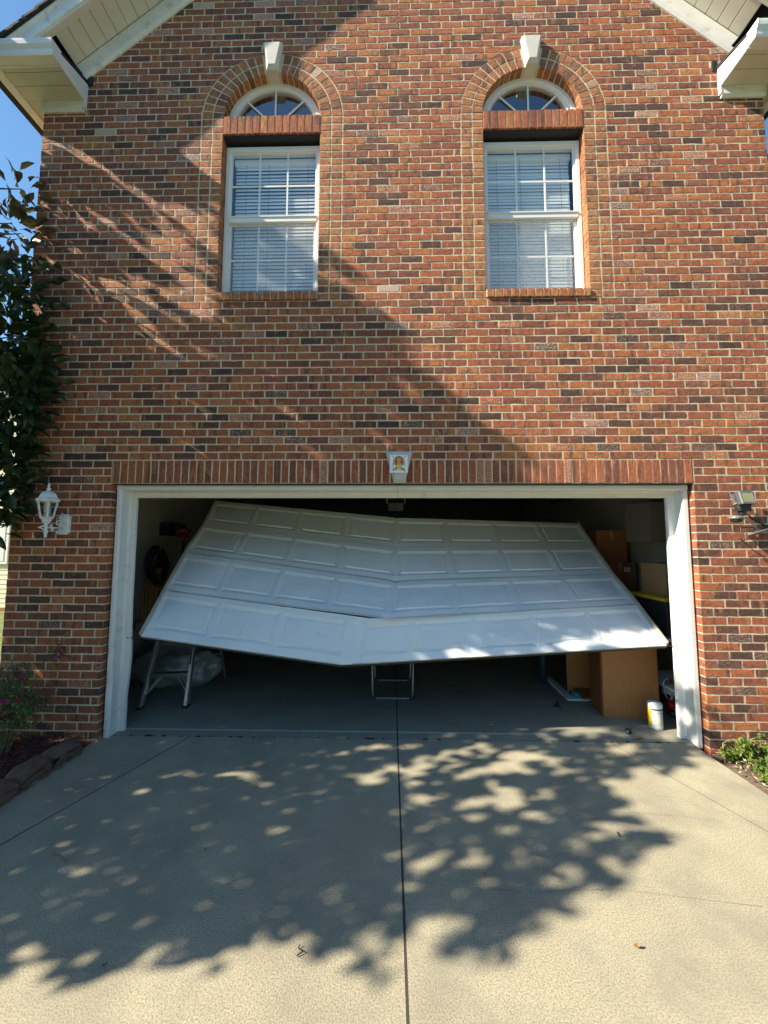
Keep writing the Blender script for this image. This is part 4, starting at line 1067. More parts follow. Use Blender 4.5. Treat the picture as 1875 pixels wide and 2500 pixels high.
cord = thing('extension_cord', 'yellow extension cord hanging in long loops below the black coil', 'cord', (-3.15, 1.7, 1.3))
YEL = mat('yellow_cord', (.55, .33, .03), .5)
for k, (y, b_) in enumerate(((1.50, .52), (1.56, .62), (1.63, .50), (1.72, .66), (1.80, .56), (1.88, .70))):
    mb = MB(); mb.tube([(-3.16, 1.66 + .02 * k, 1.36), (-3.17 + .01 * k, y, 1.1), (-3.17, y + .01, b_ + .12), (-3.17, y + .03, b_), (-3.165, y + .055, b_ + .1), (-3.16, y + .05, 1.1), (-3.15, 1.70 + .02 * k, 1.36)], .008, 6); P('loop', mb, YEL, cord, smooth=True)
plug = blob('work_glove', (-3.16, 1.45, .62), (.04, .08, .09), 3, mat('glove_pink', (.36, .25, .22), .8), amp=.4)
tag(plug, 'pale pinkish glove hanging low on the left garage wall', 'glove')
sh = thing('clutter_shelf', 'dark shelving with pots deep in the garage behind the ladder', 'shelf', (-2.4, 3.0, 0))
for z in (.35, .8): mb = MB(); mb.box(-3.0, -1.6, 2.9, 3.3, z, z + .02); P('board', mb, mat('dark_board', (.06, .05, .045), .7), sh)
for x in (-2.98, -1.62): mb = MB(); mb.box(x - .02, x + .02, 2.9, 3.3, 0.014, .9); P('upright', mb, MATS['dark_board'], sh)

# U-leg folding table in the middle
tab = thing('folding_table', 'folding table whose grey metal U shaped leg shows under the middle of the door', 'table', (.09, .95, FZ))
xa_, xb2 = atz(911, 1694, FZ).x, atz(1006, 1694, FZ).x; yt = .92
for yy in (yt, yt + .55):
    mb = MB(); r_ = .05
    pts = [(xa_ - .01, yy, .70), (xa_, yy, FZ + r_ + .012)] + [(xa_ + r_ - r_ * math.cos(a), yy, FZ + .012 + r_ - r_ * math.sin(a)) for a in (rad(30), rad(60), rad(90))] + \
          [(xb2 - r_ + r_ * math.sin(a), yy, FZ + .012 + r_ - r_ * math.cos(a)) for a in (0, rad(30), rad(60), rad(90))] + [(xb2 + .01, yy, .70)]
    mb.tube(pts, .011, 8); P('leg', mb, mat('leg_grey', (.30, .31, .33), .4, .6), tab, smooth=True)
    for x in (xa_ + .01, xb2 - .01):
        mb = MB(); mb.obox((x, yy, FZ + .020), (1, 0, 0), (0, 1, 0), (0, 0, 1), .03, .018, .018); P('foot', mb, mat('navy_plastic', (.02, .025, .06), .5), tab, bevel=.005)
mb = MB(); mb.box(xa_ - .12, xb2 + .12, yt - .1, yt + .66, .70, .73); P('tabletop', mb, DGREY, tab, bevel=.006)

# wooden desk carcass at right
WOOD = mat('oak_laminate', (.37, .155, .05), .5, mott=.10, mscale=3, stretch=(14, 14, .7), fine=.12, fscale=9, bump=.0005)
WOODD = mat('oak_laminate_dark', (.20, .075, .025), .5, mott=.12, mscale=3, stretch=(14, 14, .7))
desk = thing('wooden_desk', 'wood veneer desk carcass standing open side on just inside the garage at right', 'desk', (2.3, .4, FZ))
f0, f1 = V3((2.065, .556, 0)), V3((2.573, .508, 0))
ud = (f1 - f0).normalized(); nd = V3((-ud.y, ud.x, 0))
def dpan(name, a, b_, z0, z1, th, m_):
    mb = MB(); c_ = (a + b_) / 2; mb.obox((c_.x, c_.y, (z0 + z1) / 2), (b_ - a), nd if abs((b_ - a).normalized().dot(ud)) > .5 else ud, (0, 0, 1), (b_ - a).length / 2, th / 2, (z1 - z0) / 2); return P(name, mb, m_, desk, bevel=.0015)
dpan('front_panel', f0, f1, FZ, .735, .018, WOOD)
dpan('side_panel', f0 + nd * .012, f0 + nd * .34 + V3((.02, 0, 0)), FZ, .735, .018, WOODD)
b0 = V3((1.985, 1.16, 0)); dpan('rear_panel', b0, b0 + ud * .56, FZ + .02, .735, .018, WOOD)
mb = MB(); mb.obox((2.30, .86, .748), ud, nd, (0, 0, 1), .265, .34, .011); P('top', mb, WOODD, desk, bevel=.002)
mb = MB(); mb.obox((2.27, .98, .07), ud, nd, (0, 0, 1), .24, .15, .009); P('shelf', mb, WOODD, desk)
for (x, z) in ((.22, .53), (.085, .11)):
    p = f0 + ud * x; mb = MB(); mb.lathe([(.004, -.0115), (.004, -.009)], (p.x, p.y, z), 8, ax='y'); P('screw_hole', mb, BLACK, desk)
wb = thing('white_shelf_board', 'white melamine board lying on the garage floor left of the desk', 'board', (1.8, .9, 0))
mb = MB(); q = [atz(1334, 1660, FZ), atz(1386, 1711, FZ), atz(1452, 1712, FZ), atz(1452, 1700, FZ), atz(1392, 1699, FZ), atz(1342, 1655, FZ)]
n = len(q); mb.add([(p.x, p.y, FZ + .001) for p in q] + [(p.x, p.y, FZ + .020) for p in q], [tuple(range(n, 2 * n))] + [(i, (i + 1) % n, n + (i + 1) % n, n + i) for i in range(n)]); P('board', mb, mat('melamine', (.68, .72, .72), .5), wb)
rag = blob('blue_rag', (2.03, 1.02, .05), (.07, .05, .03), 12, mat('blue_cloth', (.03, .22, .40), .8), amp=.4, flat=.6)
tag(rag, 'crumpled blue rag lying on the white board by the desk', 'rag')
bot = thing('blue_bottle', 'slim blue can with a pale label standing dark behind the desk', 'can', (1.78, 1.35, FZ))
mb = MB(); mb.lathe([(.035, FZ), (.04, FZ + .01), (.04, .50), (.03, .53), (.015, .56)], (1.83, 1.45, 0), 14); P('body', mb, mat('blue_can', (.006, .03, .06), .5), bot, smooth=True)
mb = MB(); mb.lathe([(.0405, .40), (.0405, .46)], (1.83, 1.45, 0), 14); P('label_band', mb, mat('can_label', (.2, .18, .2), .5), bot, smooth=True)

# canister of wipes
cp = atz(1601, 1777, FZ); can = thing('wipes_canister', 'white and yellow wipes canister standing on the floor in front of the desk', 'canister', (cp.x, cp.y, FZ))
R_ = .058; H_ = .225
def strip(r_, z0, z1, a0, a1, n=18):
    mb = MB(); A = [rad(a0 + (a1 - a0) * i / n) for i in range(n + 1)]
    mb.add([(cp.x + r_ * math.cos(a), cp.y + r_ * math.sin(a), z0) for a in A] + [(cp.x + r_ * math.cos(a), cp.y + r_ * math.sin(a), z1) for a in A], [(i, i + 1, n + 2 + i, n + 1 + i) for i in range(n)]); return mb
mb = MB(); mb.lathe([(R_ - .004, FZ), (R_, FZ + .006), (R_, FZ + H_ - .035)], (cp.x, cp.y, 0), 32); P('body', mb, mat('can_white', (.76, .76, .74), .35), can, smooth=True)
mb = MB(); mb.lathe([(R_ + .003, FZ + H_ - .035), (R_ + .003, FZ + H_ - .004), (R_ - .002, FZ + H_), (R_ - .012, FZ + H_ + .001)], (cp.x, cp.y, 0), 32); P('lid', mb, mat('lid_white', (.74, .77, .82), .4), can, bevel=.001)
mb = MB(); mb.lathe([(.028, FZ + H_ + .001), (.026, FZ + H_ + .005)], (cp.x - .006, cp.y, 0), 20); P('flip_cap', mb, mat('lid_cap', (.58, .60, .60), .5), can)
P('yellow_label', strip(R_ + .0006, FZ + .022, FZ + H_ - .04, 138, 212), mat('label_yellow', (.80, .55, .03), .4), can, smooth=True)
P('white_label', strip(R_ + .0006, FZ + .022, FZ + H_ - .055, 212, 340), mat('label_white', (.78, .77, .70), .4), can, smooth=True)
P('navy_band', strip(R_ + .0006, FZ + H_ - .055, FZ + H_ - .040, 180, 340), mat('label_navy', (.05, .07, .16), .4), can, smooth=True)
mb = MB()
for r_ in range(15):
    z = FZ + H_ - .066 - r_ * .0085
    a = 198
    while a < 318:
        da = rnd(2, 8) if r_ else 4; hh = .0018 if r_ > 1 else .0045
        m_ = strip(R_ + .0011, z - hh, z + .0004, a, min(a + da, 322), 2); mb.add(m_.v, m_.f); a += da + rnd(1.2, 2.6)
P('label_text', mb, mat('label_ink', (.16, .18, .22), .5), can)

# door rollers on the floor
def roller(c, ax, label):
    t = thing('door_roller', label, 'roller', c, 'loose door rollers'); ax = V3(ax).normalized(); c = V3(c)
    u = ax.orthogonal().normalized(); v = ax.cross(u)
    mb = MB(); n = 18
    for (r_, h) in ((.008, -.008), (.024, -.009), (.027, -.005), (.023, 0), (.027, .005), (.024, .009), (.008, .008)):
        for j in range(n): a = 2 * math.pi * j / n; mb.v.append(tuple(c + ax * h + (u * math.cos(a) + v * math.sin(a)) * r_))
    for i in range(6):
        for j in range(n): mb.f.append((i * n + j, i * n + (j + 1) % n, (i + 1) * n + (j + 1) % n, (i + 1) * n + j))
    P('wheel', mb, BLACK, t, smooth=False)
    mb = MB(); mb.tube([c - ax * .012, c - ax * .009], .012, 10); P('hub', mb, mat('hub_grey', (.4, .4, .4), .4, .6), t)
    mb = MB(); mb.tube([c + ax * .0, c + ax * .075], .0055, 8); P('stem', mb, STEEL, t)
c1 = atz(1534, 1785, FZ + .026); roller(c1, (.75, .45, .12), 'black door roller with its stem lying on the slab left of the wipes canister')
c2 = atz(1359, 1720, FZ + .026); roller(c2, (.1, -.8, -.15), 'black door roller lying deeper inside the garage near the desk')

# boxes on the right
CARD = mat('cardboard', (.27, .16, .075), .85, mott=.10, mscale=6); CARDD = mat('cardboard_dark', (.30, .11, .045), .85, mott=.12, mscale=5)
def carton(name, x0, x1, y0, y1, z0, z1, label, m_, tape=True, group='stacked cartons by the right garage wall'):
    t = thing(name, label, 'box', ((x0 + x1) / 2, (y0 + y1) / 2, z0), group); mb = MB(); mb.box(x0, x1, y0, y1, z0, z1); P('carton', mb, m_, t, bevel=.004)
    if tape: mb = MB(); mb.box((x0 + x1) / 2 - .02, (x0 + x1) / 2 + .02, y0 - .0012, y0 - .0004, z0 + .7 * (z1 - z0), z1 - .004); P('tape', mb, mat('tape_brown', (.42, .24, .1), .3), t)
    return t
carton('cardboard_box', 2.62, 3.26, 1.85, 2.35, FZ, .55, 'lowest brown carton of the stack hidden behind the door edge', CARDD)
carton('cardboard_box', 2.72, 3.25, 1.82, 2.3, .552, 1.02, 'second brown carton from the floor by the right wall', CARDD)
t = carton('cardboard_box', 2.80, 3.22, 1.80, 2.25, 1.022, 1.455, 'carton with a white shipping label by the right wall', CARDD)
mb = MB(); mb.box(3.06, 3.14, 1.7985, 1.7994, 1.33, 1.39); P('shipping_label', mb, mat('paper', (.62, .6, .58), .8), t)
carton('cardboard_box', 2.74, 3.14, 1.84, 2.25, 1.457, 1.88, 'top reddish brown carton of the stack by the right wall', CARDD)
carton('dark_box', 2.40, 2.72, 2.0, 2.5, 1.02, 1.86, 'tall black box beside the reddish carton', BLACK, False)
# utility shelf with tote
ush = thing('utility_shelf', 'white edged wooden shelf unit just inside the right jamb', 'shelf', (2.95, .7, 0))
for z in (.30, .765): mb = MB(); mb.box(2.66, 3.17, .42, 1.0, z, z + .022); P('board', mb, MATS['melamine'], ush, bevel=.002)
for x, y in ((2.70, .99), (3.15, .99), (3.15, .45)): mb = MB(); mb.box(x - .015, x + .015, y - .015, y + .015, FZ, .765); P('post', mb, STEEL, ush)
tote = thing('storage_tote', 'black plastic tote with a bright yellow lid, dark on the shelf at right', 'tote', (2.9, .7, .787))
mb = MB(); mb.add([(2.68, .48, .788), (3.14, .48, .788), (3.14, .92, .788), (2.68, .92, .788), (2.655, .455, 1.14), (3.17, .455, 1.14), (3.17, .95, 1.14), (2.655, .95, 1.14)],
                  [(0, 3, 2, 1), (4, 5, 6, 7), (0, 1, 5, 4), (1, 2, 6, 5), (2, 3, 7, 6), (3, 0, 4, 7)]); P('tub', mb, BLACK, tote, bevel=.01)
mb = MB(); mb.box(2.62, 3.172, .42, .97, 1.14, 1.175); mb.box(2.68, 3.15, .47, .92, 1.175, 1.187); P('lid', mb, mat('lid_yellow', (.42, .28, .02), .5), tote, bevel=.005)
cl = MB(); cl.add([(2.71, .44, .96), (2.80, .43, .98), (2.83, .425, .93), (2.77, .425, .84), (2.69, .43, .86), (2.87, .45, .95), (2.90, .44, .90), (2.85, .44, .89)], [(0, 1, 2, 3, 4), (1, 5, 6, 7, 2)])
tag(obj('white_cloth', cl, mat('cloth_white', (.55, .58, .6), .8)), 'folded white cloth hanging on the front of the black tote', 'cloth')
ob = thing('open_carton', 'open cardboard box with one flap folded down, on the yellow lidded tote', 'box', (2.9, .7, 1.19))
x0, x1, y0, y1, z0, z1 = 2.70, 3.15, .50, .88, 1.19, 1.50
mb = MB(); mb.box(x0, x1, y0, y0 + .006, z0, z1); P('side', mb, CARD, ob)
mb = MB(); mb.box(x0, x1, y1 - .006, y1, z0, z1); P('side', mb, CARD, ob)
mb = MB(); mb.box(x0, x0 + .006, y0 + .006, y1 - .006, z0, z1); P('side', mb, CARD, ob)
mb = MB(); mb.box(x1 - .006, x1, y0 + .006, y1 - .006, z0, z1); P('side', mb, CARD, ob)
mb = MB(); mb.add([(x0 + .0, y0 - .002, z1), (x1, y0 - .002, z1), (x1 - .03, y0 - .12, z1 - .16), (x0 - .06, y0 - .11, z1 - .15), (x0, y0 - .007, z1 - .001), (x1, y0 - .007, z1 - .001), (x1 - .03, y0 - .125, z1 - .163), (x0 - .06, y0 - .115, z1 - .153)],
                  [(0, 1, 2, 3), (7, 6, 5, 4), (0, 3, 7, 4), (1, 5, 6, 2), (3, 2, 6, 7), (0, 4, 5, 1)]); P('flap', mb, CARD, ob)
for nm, xx, w_, zz, h_, m_, lb in (('small_box', 2.79, .07, 1.475, .10, mat('box_blue', (.18, .42, .62), .5), 'small pale blue and white packet sticking out of the open carton'),
                                   ('small_box', 2.875, .05, 1.475, .085, mat('box_green', (.03, .16, .04), .5), 'small dark green packet beside the pale blue one'),
                                   ('small_box', 2.96, .10, 1.475, .07, mat('box_red', (.30, .03, .02), .5), 'small red packet in the open carton')):
    t = thing(nm, lb, 'packet', (xx, .56, zz), 'packets in the open carton'); mb = MB(); mb.box(xx - w_ / 2, xx + w_ / 2, .515, .56, zz - .06, zz + h_); P('packet', mb, m_, t, bevel=.002)
    if 'blue' in m_.name: mb = MB(); mb.box(xx - .02, xx + .03, .5135, .5146, zz + .03, zz + .05); P('packet_label', mb, mat('paper', (.62, .6, .58), .8), t)
tbag = blob('blue_bag', (3.02, .62, 1.62), (.07, .06, .15), 21, mat('navy_bag', (.03, .04, .10), .4), amp=.4)
tag(tbag, 'dark blue and white crumpled bag standing behind the red packet', 'bag')
hb = thing('wall_cabinet', 'dim tan box mounted high beside the right jamb', 'cabinet', (2.95, 1.0, 2.0))
mb = MB(); mb.box(2.86, 3.17, .95, 1.38, 1.72, 2.17); P('body', mb, mat('dim_tan', (.20, .17, .13), .8), hb, bevel=.004)
# red and white tool on the floor
tl = thing('garden_sprayer', 'white and red garden tool with a pale cord, in the dark beside the right jamb', 'sprayer', (2.72, .6, FZ))
WP = mat('tool_white', (.55, .60, .65), .45)
blob('tank', (2.77, .62, .22), (.075, .07, .11), 31, WP, tl, .22, n=2)
blob('lower_body', (2.78, .62, .10), (.07, .06, .08), 32, MATS['red_plastic'], tl, .3, flat=.95)
mb = MB(); mb.bar((2.70, .56, .36), (2.80, .62, .33), .03, .03); P('red_handle', mb, MATS['red_plastic'], tl, bevel=.006)
mb = MB(); mb.bar((2.80, .60, .33), (2.74, .58, .17), .022, .02); P('grip', mb, WP, tl, bevel=.005)
mb = MB(); mb.tube([(2.70, .54, .36), (2.67, .52, .40), (2.63, .52, .36), (2.64, .52, .28), (2.66, .53, .22), (2.70, .55, .19)], .005, 6); P('cord', mb, WP, tl, smooth=True)
blob('nozzle', (2.75, .56, .05), (.05, .05, .035), 33, BLACK, tl, .2, flat=.9)

# ------------------------------------------------------------------ edging stones and beds
STN = mat('edging_stone', (.14, .08, .06), .9, mott=.3, mscale=16, fine=.2, fscale=90, bump=.006, bscale=40, dirt=(.08, .06, .05), dscale=12)
def stone(c, L_, w, h, rz, seed, label):
    bm = bmesh.new(); bmesh.ops.create_cube(bm, size=1); bmesh.ops.subdivide_edges(bm, edges=bm.edges, cuts=5, use_grid_fill=True)
    for v in bm.verts:
        p = v.co.copy(); p.x *= L_; p.y *= w; p.z *= h
        e = max(abs(v.co.x) * 2, 0) ** 6
        p *= 1 - .10 * e
        if v.co.z > .2: p.z -= h * .22 * (abs(v.co.y) * 2) ** 3 + h * .18 * (abs(v.co.x) * 2) ** 5
        nn = mnoise.noise(V3((v.co.x * 3 + seed, v.co.y * 3, v.co.z * 3))) * .014 + mnoise.noise(V3((v.co.x * 9 + seed, v.co.y * 9, v.co.z * 9))) * .007
        p += p.normalized() * nn; v.co = p
    me = bpy.data.meshes.new('edging_stone'); bm.to_mesh(me); bm.free(); me.materials.append(STN)
    me.polygons.foreach_set('use_smooth', [True] * len(me.polygons))
    o = bpy.data.objects.new('edging_stone', me); COL.objects.link(o); o.location = c; o.rotation_euler = (rnd(-.05, .05), rnd(-.04, .04), rz)
    tag(o, label, 'stone', 'edging stones along the left flower bed')
SL = ['reddish edging stone touching the brick pier left of the garage', 'second edging stone from the brick pier', 'third edging stone from the brick pier, edge caught by sun',
      'fourth edging stone from the brick pier', 'fifth edging stone from the brick pier, near the left frame edge', 'edging stone furthest from the pier', 'edging stone off toward the street', 'last edging stone toward the street']
y = -.20
for k in range(8):
    L_ = rnd(.24, .30); stone((-2.615 - .012 * math.sin(k * 2.1), y - L_ / 2 + .06, .035), L_, .15, .16, math.pi / 2 + rnd(-.08, .08), k * 7.3, SL[k]); y -= L_ * .97
# mulch chips
mb = MB()
for i in range(9000):
    x = -2.70 - abs(random.gauss(0, .55)); yy = -.04 - rnd(0, 2.2)
    if x < -4.6: continue
    l, w_, t_ = rnd(.015, .055), rnd(.004, .010), rnd(.002, .004)
    d = V3((rnd(-1, 1), rnd(-1, 1), rnd(-.35, .35))).normalized()
    mb.bar(V3((x, yy, .05)) - d * l / 2 + V3((0, 0, rnd(-.01, .022))), V3((x, yy, .05)) + d * l / 2 + V3((0, 0, rnd(-.01, .022))), w_, t_)
obj('mulch_chips', mb, mat('mulch_chip', (.13, .045, .03), .9, mott=.6, mscale=30), kind='stuff', fix=False)
# dry leaf litter
LIT = mat('dry_leaf', (.22, .13, .06), .8, mott=.5, mscale=15)
def litter(n, fn, seed, name, mt=LIT, s0=.02, s1=.05):
    mb = MB()
    for i in range(n):
        p = fn(); a = rnd(0, 6.28); L_ = rnd(s0, s1); w_ = L_ * rnd(.3, .5); u = V3((math.cos(a), math.sin(a), rnd(-.2, .3))); v = V3((-math.sin(a), math.cos(a), rnd(-.3, .3))); p = V3(p); up = V3((0, 0, 1))
        mb.add([p - u * L_ / 2, p + v * w_ / 2 + up * L_ * .15, p + u * L_ / 2 + up * L_ * .1, p - v * w_ / 2 + up * L_ * .12, p], [(0, 4, 1), (4, 2, 1), (0, 3, 4), (4, 3, 2)])
    obj(name, mb, mt, kind='stuff', fix=False)
litter(420, lambda: (-2.535 + abs(random.gauss(0, .018)), rnd(-2.2, -.15), rnd(.004, .012)), 1, 'leaf_litter', s0=.012, s1=.04)
litter(1500, lambda: (rnd(2.58, 4.2), rnd(-1.6, -.03), rnd(-.01, .02)), 2, 'leaf_litter', mat('pale_litter', (.42, .32, .22), .85, mott=.6, mscale=25), .015, .05)
litter(22, lambda: (rnd(-2.4, 2.4), rnd(-.02, .18), .012), 3, 'leaf_litter', s0=.012, s1=.03)
# single fallen leaves on the concrete
for (px, py, L_, lb) in ((1200, 1772, .06, 'curled brown leaf on the slab inside the right half of the threshold'), (610, 1797, .05, 'dry leaf by the threshold left of centre'), (774, 1779, .035, 'small brown leaf on the garage slab left of centre'),
                         (1555, 2310, .026, 'tan leaf on the sunlit driveway at lower right'), (1183, 2134, .022, 'small tan leaf in the tree shade right of the centre joint'), (500, 2076, .022, 'narrow brown leaf on the shaded driveway at left'), (1560, 1802, .09, 'curled dark leaf at the threshold near the right jamb'), (985, 1700, .05, 'brown leaf against the right foot of the table leg')):
    p = atz(px, py, .012 if py > 1800 else .02); mb = MB(); a = rnd(-.5, .5); u = V3((math.cos(a), math.sin(a), 0)); v = V3((-math.sin(a), math.cos(a), 0)); w_ = L_ * .2; up = V3((0, 0, 1))
    vs = [p - u * L_ / 2, p - u * L_ * .2 + v * w_ + up * .008, p + u * L_ * .25 + v * w_ * .9 + up * .010, p + u * L_ / 2 + up * .012, p + u * L_ * .25 - v * w_ + up * .004, p - u * L_ * .2 - v * w_ + up * .005, p + up * -.003, p + u * L_ * .25 + up * .0]
    mb.add(vs, [(0, 6, 1), (1, 6, 7, 2), (2, 7, 3), (0, 5, 6), (6, 5, 4, 7), (7, 4, 3)]); tag(obj('fallen_leaf', mb, mat('tan_leaf', (.30, .17, .07), .7)), lb, 'leaf', 'fallen leaves')
for pts, lb, m_ in (([(724, 2334), (740, 2322), (728, 2314), (733, 2306)], 'short dark crooked twig on the driveway near the shade edge', BLACK), ([(130, 2084), (150, 2090), (160, 2100), (165, 2102)], 'pale dry grass stem on the shaded driveway at left', LIT),
                    ([(250, 2358), (262, 2350)], 'tiny dark twig on the driveway at lower left', BLACK), ([(1507, 2030), (1512, 2042)], 'thin dark twig on the shaded driveway at right', BLACK)):
    mb = MB(); mb.tube([atz(x, y_, .006 + .004 * (i % 2)) for i, (x, y_) in enumerate(pts)], .0025, 5); tag(obj('twig', mb, m_), lb, 'twig', 'twigs on the driveway')

# ------------------------------------------------------------------ plants
def leaf_shape(mb, p, d, up, L_, w, fold=.25, bend=.12):
    d = d.normalized(); s = d.cross(up)
    if s.length < 1e-3: s = d.orthogonal()
    s.normalize(); n_ = s.cross(d)
    a = p; b_ = p + d * L_ * .35 + n_ * L_ * bend * .5; c_ = p + d * L_ * .72 + n_ * L_ * bend * .4; e = p + d * L_ - n_ * L_ * bend * .3
    vs = [a, b_ + s * w / 2 + n_ * w * fold, c_ + s * w * .40 + n_ * w * fold * .8, e, c_ - s * w * .40 + n_ * w * fold * .8, b_ - s * w / 2 + n_ * w * fold, b_, c_]
    mb.add(vs, [(0, 6, 1), (6, 7, 2, 1), (7, 3, 2), (0, 5, 6), (6, 5, 4, 7), (7, 4, 3)])
def rdir(zb=0):
    while True:
        v = V3((rnd(-1, 1), rnd(-1, 1), rnd(-1, 1)))
        if .1 < v.length < 1: break
    v.normalize(); v.z += zb; return v.normalized()
WEED = leaf_mat('weed_leaf', (.08, .15, .02), (.20, .27, .05), .3, .5)
STEM = mat('stem', (.20, .15, .07), .8)
WL = ['dark green weed clump tucked against the right door jamb', 'leafy green weed by the bricks right of the garage', 'tall bright weed in front of the right brick pier', 'pale green weed low in the right bed',
      'weed with yellowing leaves at the driveway edge', 'green weed at the right frame edge', 'small weed between litter beside the driveway', 'low weed at the corner of the driveway edge', 'lush weed in the right bed furthest down',
      'weed behind the driveway edge', 'sparse weed in the right bed', 'weed by the wall at the right']
spots = [(2.72, -.10, .10, 90), (2.86, -.12, .16, 110), (3.0, -.16, .19, 120), (2.80, -.30, .09, 110), (2.72, -.42, .07, 80), (3.02, -.34, .14, 120), (2.92, -.48, .08, 100), (2.70, -.58, .06, 80), (2.86, -.68, .08, 120), (3.1, -.6, .1, 110), (2.66, -.78, .06, 70), (3.2, -.14, .16, 110)]
for i, (x, y_, h, n_) in enumerate(spots):
    t = thing('weed_plant', WL[i], 'weed', (x, y_, -.02), 'weeds in the right planting bed'); mb = MB(); sm = MB()
    for k in range(7):
        e = V3((x + rnd(-.10, .10), y_ + rnd(-.08, .08), -.02 + h * rnd(.6, 1.15))); b_ = V3((x + rnd(-.03, .03), y_ + rnd(-.03, .03), -.03)); sm.tube([b_, b_.lerp(e, .5) + V3((rnd(-.01, .01), rnd(-.01, .01), .01)), e], [.003, .0025, .0012], 5)
        for j in range(n_ // 4):
            q = b_.lerp(e, rnd(.2, 1.05)) + V3((rnd(-.03, .03), rnd(-.03, .03), rnd(-.01, .01))); leaf_shape(mb, q, rdir(.25), V3((0, 0, 1)), rnd(.024, .052), rnd(.016, .028), .15)
    P('leaf', mb, WEED, t, kind='stuff', fix=False); P('stem', sm, STEM, t)
# dry arching stems
mb = MB()
for (a, b_, c_) in (((1770, 1862), (1764, 1815), (1782, 1805)), ((1832, 1848), (1840, 1826), (1842, 1808)), ((1800, 1850), (1790, 1836), (1786, 1828)), ((1852, 1850), (1870, 1812), (1880, 1836))):
    mb.tube([at(*a, -.14), at(*b_, -.12), at(*c_, -.08)], .0028, 5)
t = thing('dry_stalks', 'bare arching dead stalks rising among the weeds by the right pier', 'stalks', (2.9, -.12, 0)); P('stalk', mb, mat('dry_stalk', (.42, .30, .22), .8), t)

# azalea on the left
AZL = leaf_mat('azalea_leaf', (.06, .12, .03), (.13, .18, .05), .2, .5); AZF = leaf_mat('azalea_flower', (.42, .02, .20), (.55, .05, .30), .3, .6)
az = thing('azalea_bush', 'small azalea bush with magenta flowers in the mulch at the left pier', 'bush', (-3.12, -.32, .03))
fm = MB(); lm = MB(); sm = MB()
ac = V3((-3.09, -.33, .40))
for k in range(34):
    e = ac + V3((random.gauss(0, .15), random.gauss(0, .12), random.gauss(.02, .21))); 
    if e.z < .1: e.z = .12
    b_ = V3((-3.04 + rnd(-.03, .03), -.34 + rnd(-.03, .03), .03)); sm.tube([b_, b_.lerp(e, .5) + V3((rnd(-.03, .03), rnd(-.03, .03), .02)), e], [.005, .0035, .0015], 5)
    for j in range(80): leaf_shape(lm, e + V3((random.gauss(0, .045), random.gauss(0, .045), random.gauss(0, .045))), rdir(.2), V3((0, 0, 1)), rnd(.024, .045), rnd(.013, .021), .15)
    if k % 2 == 0 and e.x > -3.15 or k % 5 == 0:
        for fl_ in range(5):
            fc_ = e + V3((random.gauss(.02, .03), random.gauss(-.02, .03), random.gauss(0, .035)))
            for p5 in range(5): a = p5 * 1.2566; leaf_shape(fm, fc_, V3((math.cos(a), -.5, math.sin(a))), V3((0, 1, 0)), .020, .014, .1)
P('foliage', lm, AZL, az, kind='stuff', fix=False); P('flowers', fm, AZF, az, kind='stuff', fix=False); P('stem', sm, STEM, az)

# ------------------------------------------------------------------ magnolia: casts the dappled shade
MAGL = leaf_mat('magnolia_leaf', (.016, .042, .016), (.040, .075, .025), .10, .30)
MAGB = leaf_mat('magnolia_leaf_brown', (.10, .055, .03), (.05, .07, .025), .12, .4)
BARK = mat('bark', (.12, .10, .085), .9, mott=.3, mscale=15, bump=.01, bscale=30)
mag = thing('magnolia_tree', 'large dark glossy magnolia beside the left corner of the house shading the driveway', 'tree', (-5.3, -1.3, 0))
G_POLY = [(-4.5, -2.3), (-1.52, -1.8), (-1.37, -1.81), (-1.26, -1.75), (-1.17, -1.72), (-1.03, -1.71), (-.87, -1.7), (-.78, -1.63), (-.6, -1.59), (-.39, -1.6), (-.23, -1.67), (-.08, -1.73), (-.03, -1.74), (.02, -1.68), (.06, -1.58), (.17, -1.52),
          (.31, -1.59), (.49, -1.61), (.58, -1.53), (.75, -1.48), (.84, -1.38), (.78, -1.27), (.94, -1.24), (1.15, -1.29), (1.42, -1.1), (1.61, -.89), (1.56, -.73), (1.55, -.54), (1.46, -.41), (1.71, -.38), (1.94, -.31), (2.37, -.18), (2.70, -.06), (2.70, .01), (-4.5, .01)]
W_POLY = [(-3.9, 5.9), (-2.5, 5.9), (-2.2, 5.52), (-1.65, 5.01), (-1.4, 4.83), (-.84, 4.49), (-.45, 4.32), (-.22, 3.92), (.01, 3.68), (.16, 3.36), (.53, 3.05), (.89, 2.71), (1.21, 2.49), (1.12, 2.15), (1.0, 1.85), (.88, 1.58), (.66, 1.40), (.95, 1.33), (1.45, 1.32), (1.75, 1.02), (2.0, .78), (2.3, .62), (2.75, .5), (2.75, -.01), (-3.9, -.01)]
def inside(pt, poly):
    x, y_ = pt; c_ = False; j = len(poly) - 1
    for i in range(len(poly)):
        xi, yi = poly[i]; xj, yj = poly[j]
        if (yi > y_) != (yj > y_) and x < (xj - xi) * (y_ - yi) / (yj - yi) + xi: c_ = not c_
        j = i
    return c_
sp_ = SUN.cross(V3((0, 0, 1))).normalized(); sq_ = sp_.cross(SUN).normalized()
def hit(o):
    """where a sun ray through o lands: ('g',x,y) or ('w',x,z)"""
    tg = o.z / -SUN.z; p = o + SUN * tg
    if p.y <= 0: return 'g', p.x, p.y, p
    p = o + SUN * (-o.y / SUN.y); return 'w', p.x, p.z, p
def out_of_view(p, marg=1.06):
    v = MC @ V3((p.x - CAM.x, p.z * -1 + CAM.z, p.y - CAM.y))
    return v.z < .05 or abs(v.x / v.z) > marg or abs(v.y / v.z) > 1.40
CR = V3((-5.3, -1.5, 4.6)); RR = V3((2.3, 2.1, 3.4))
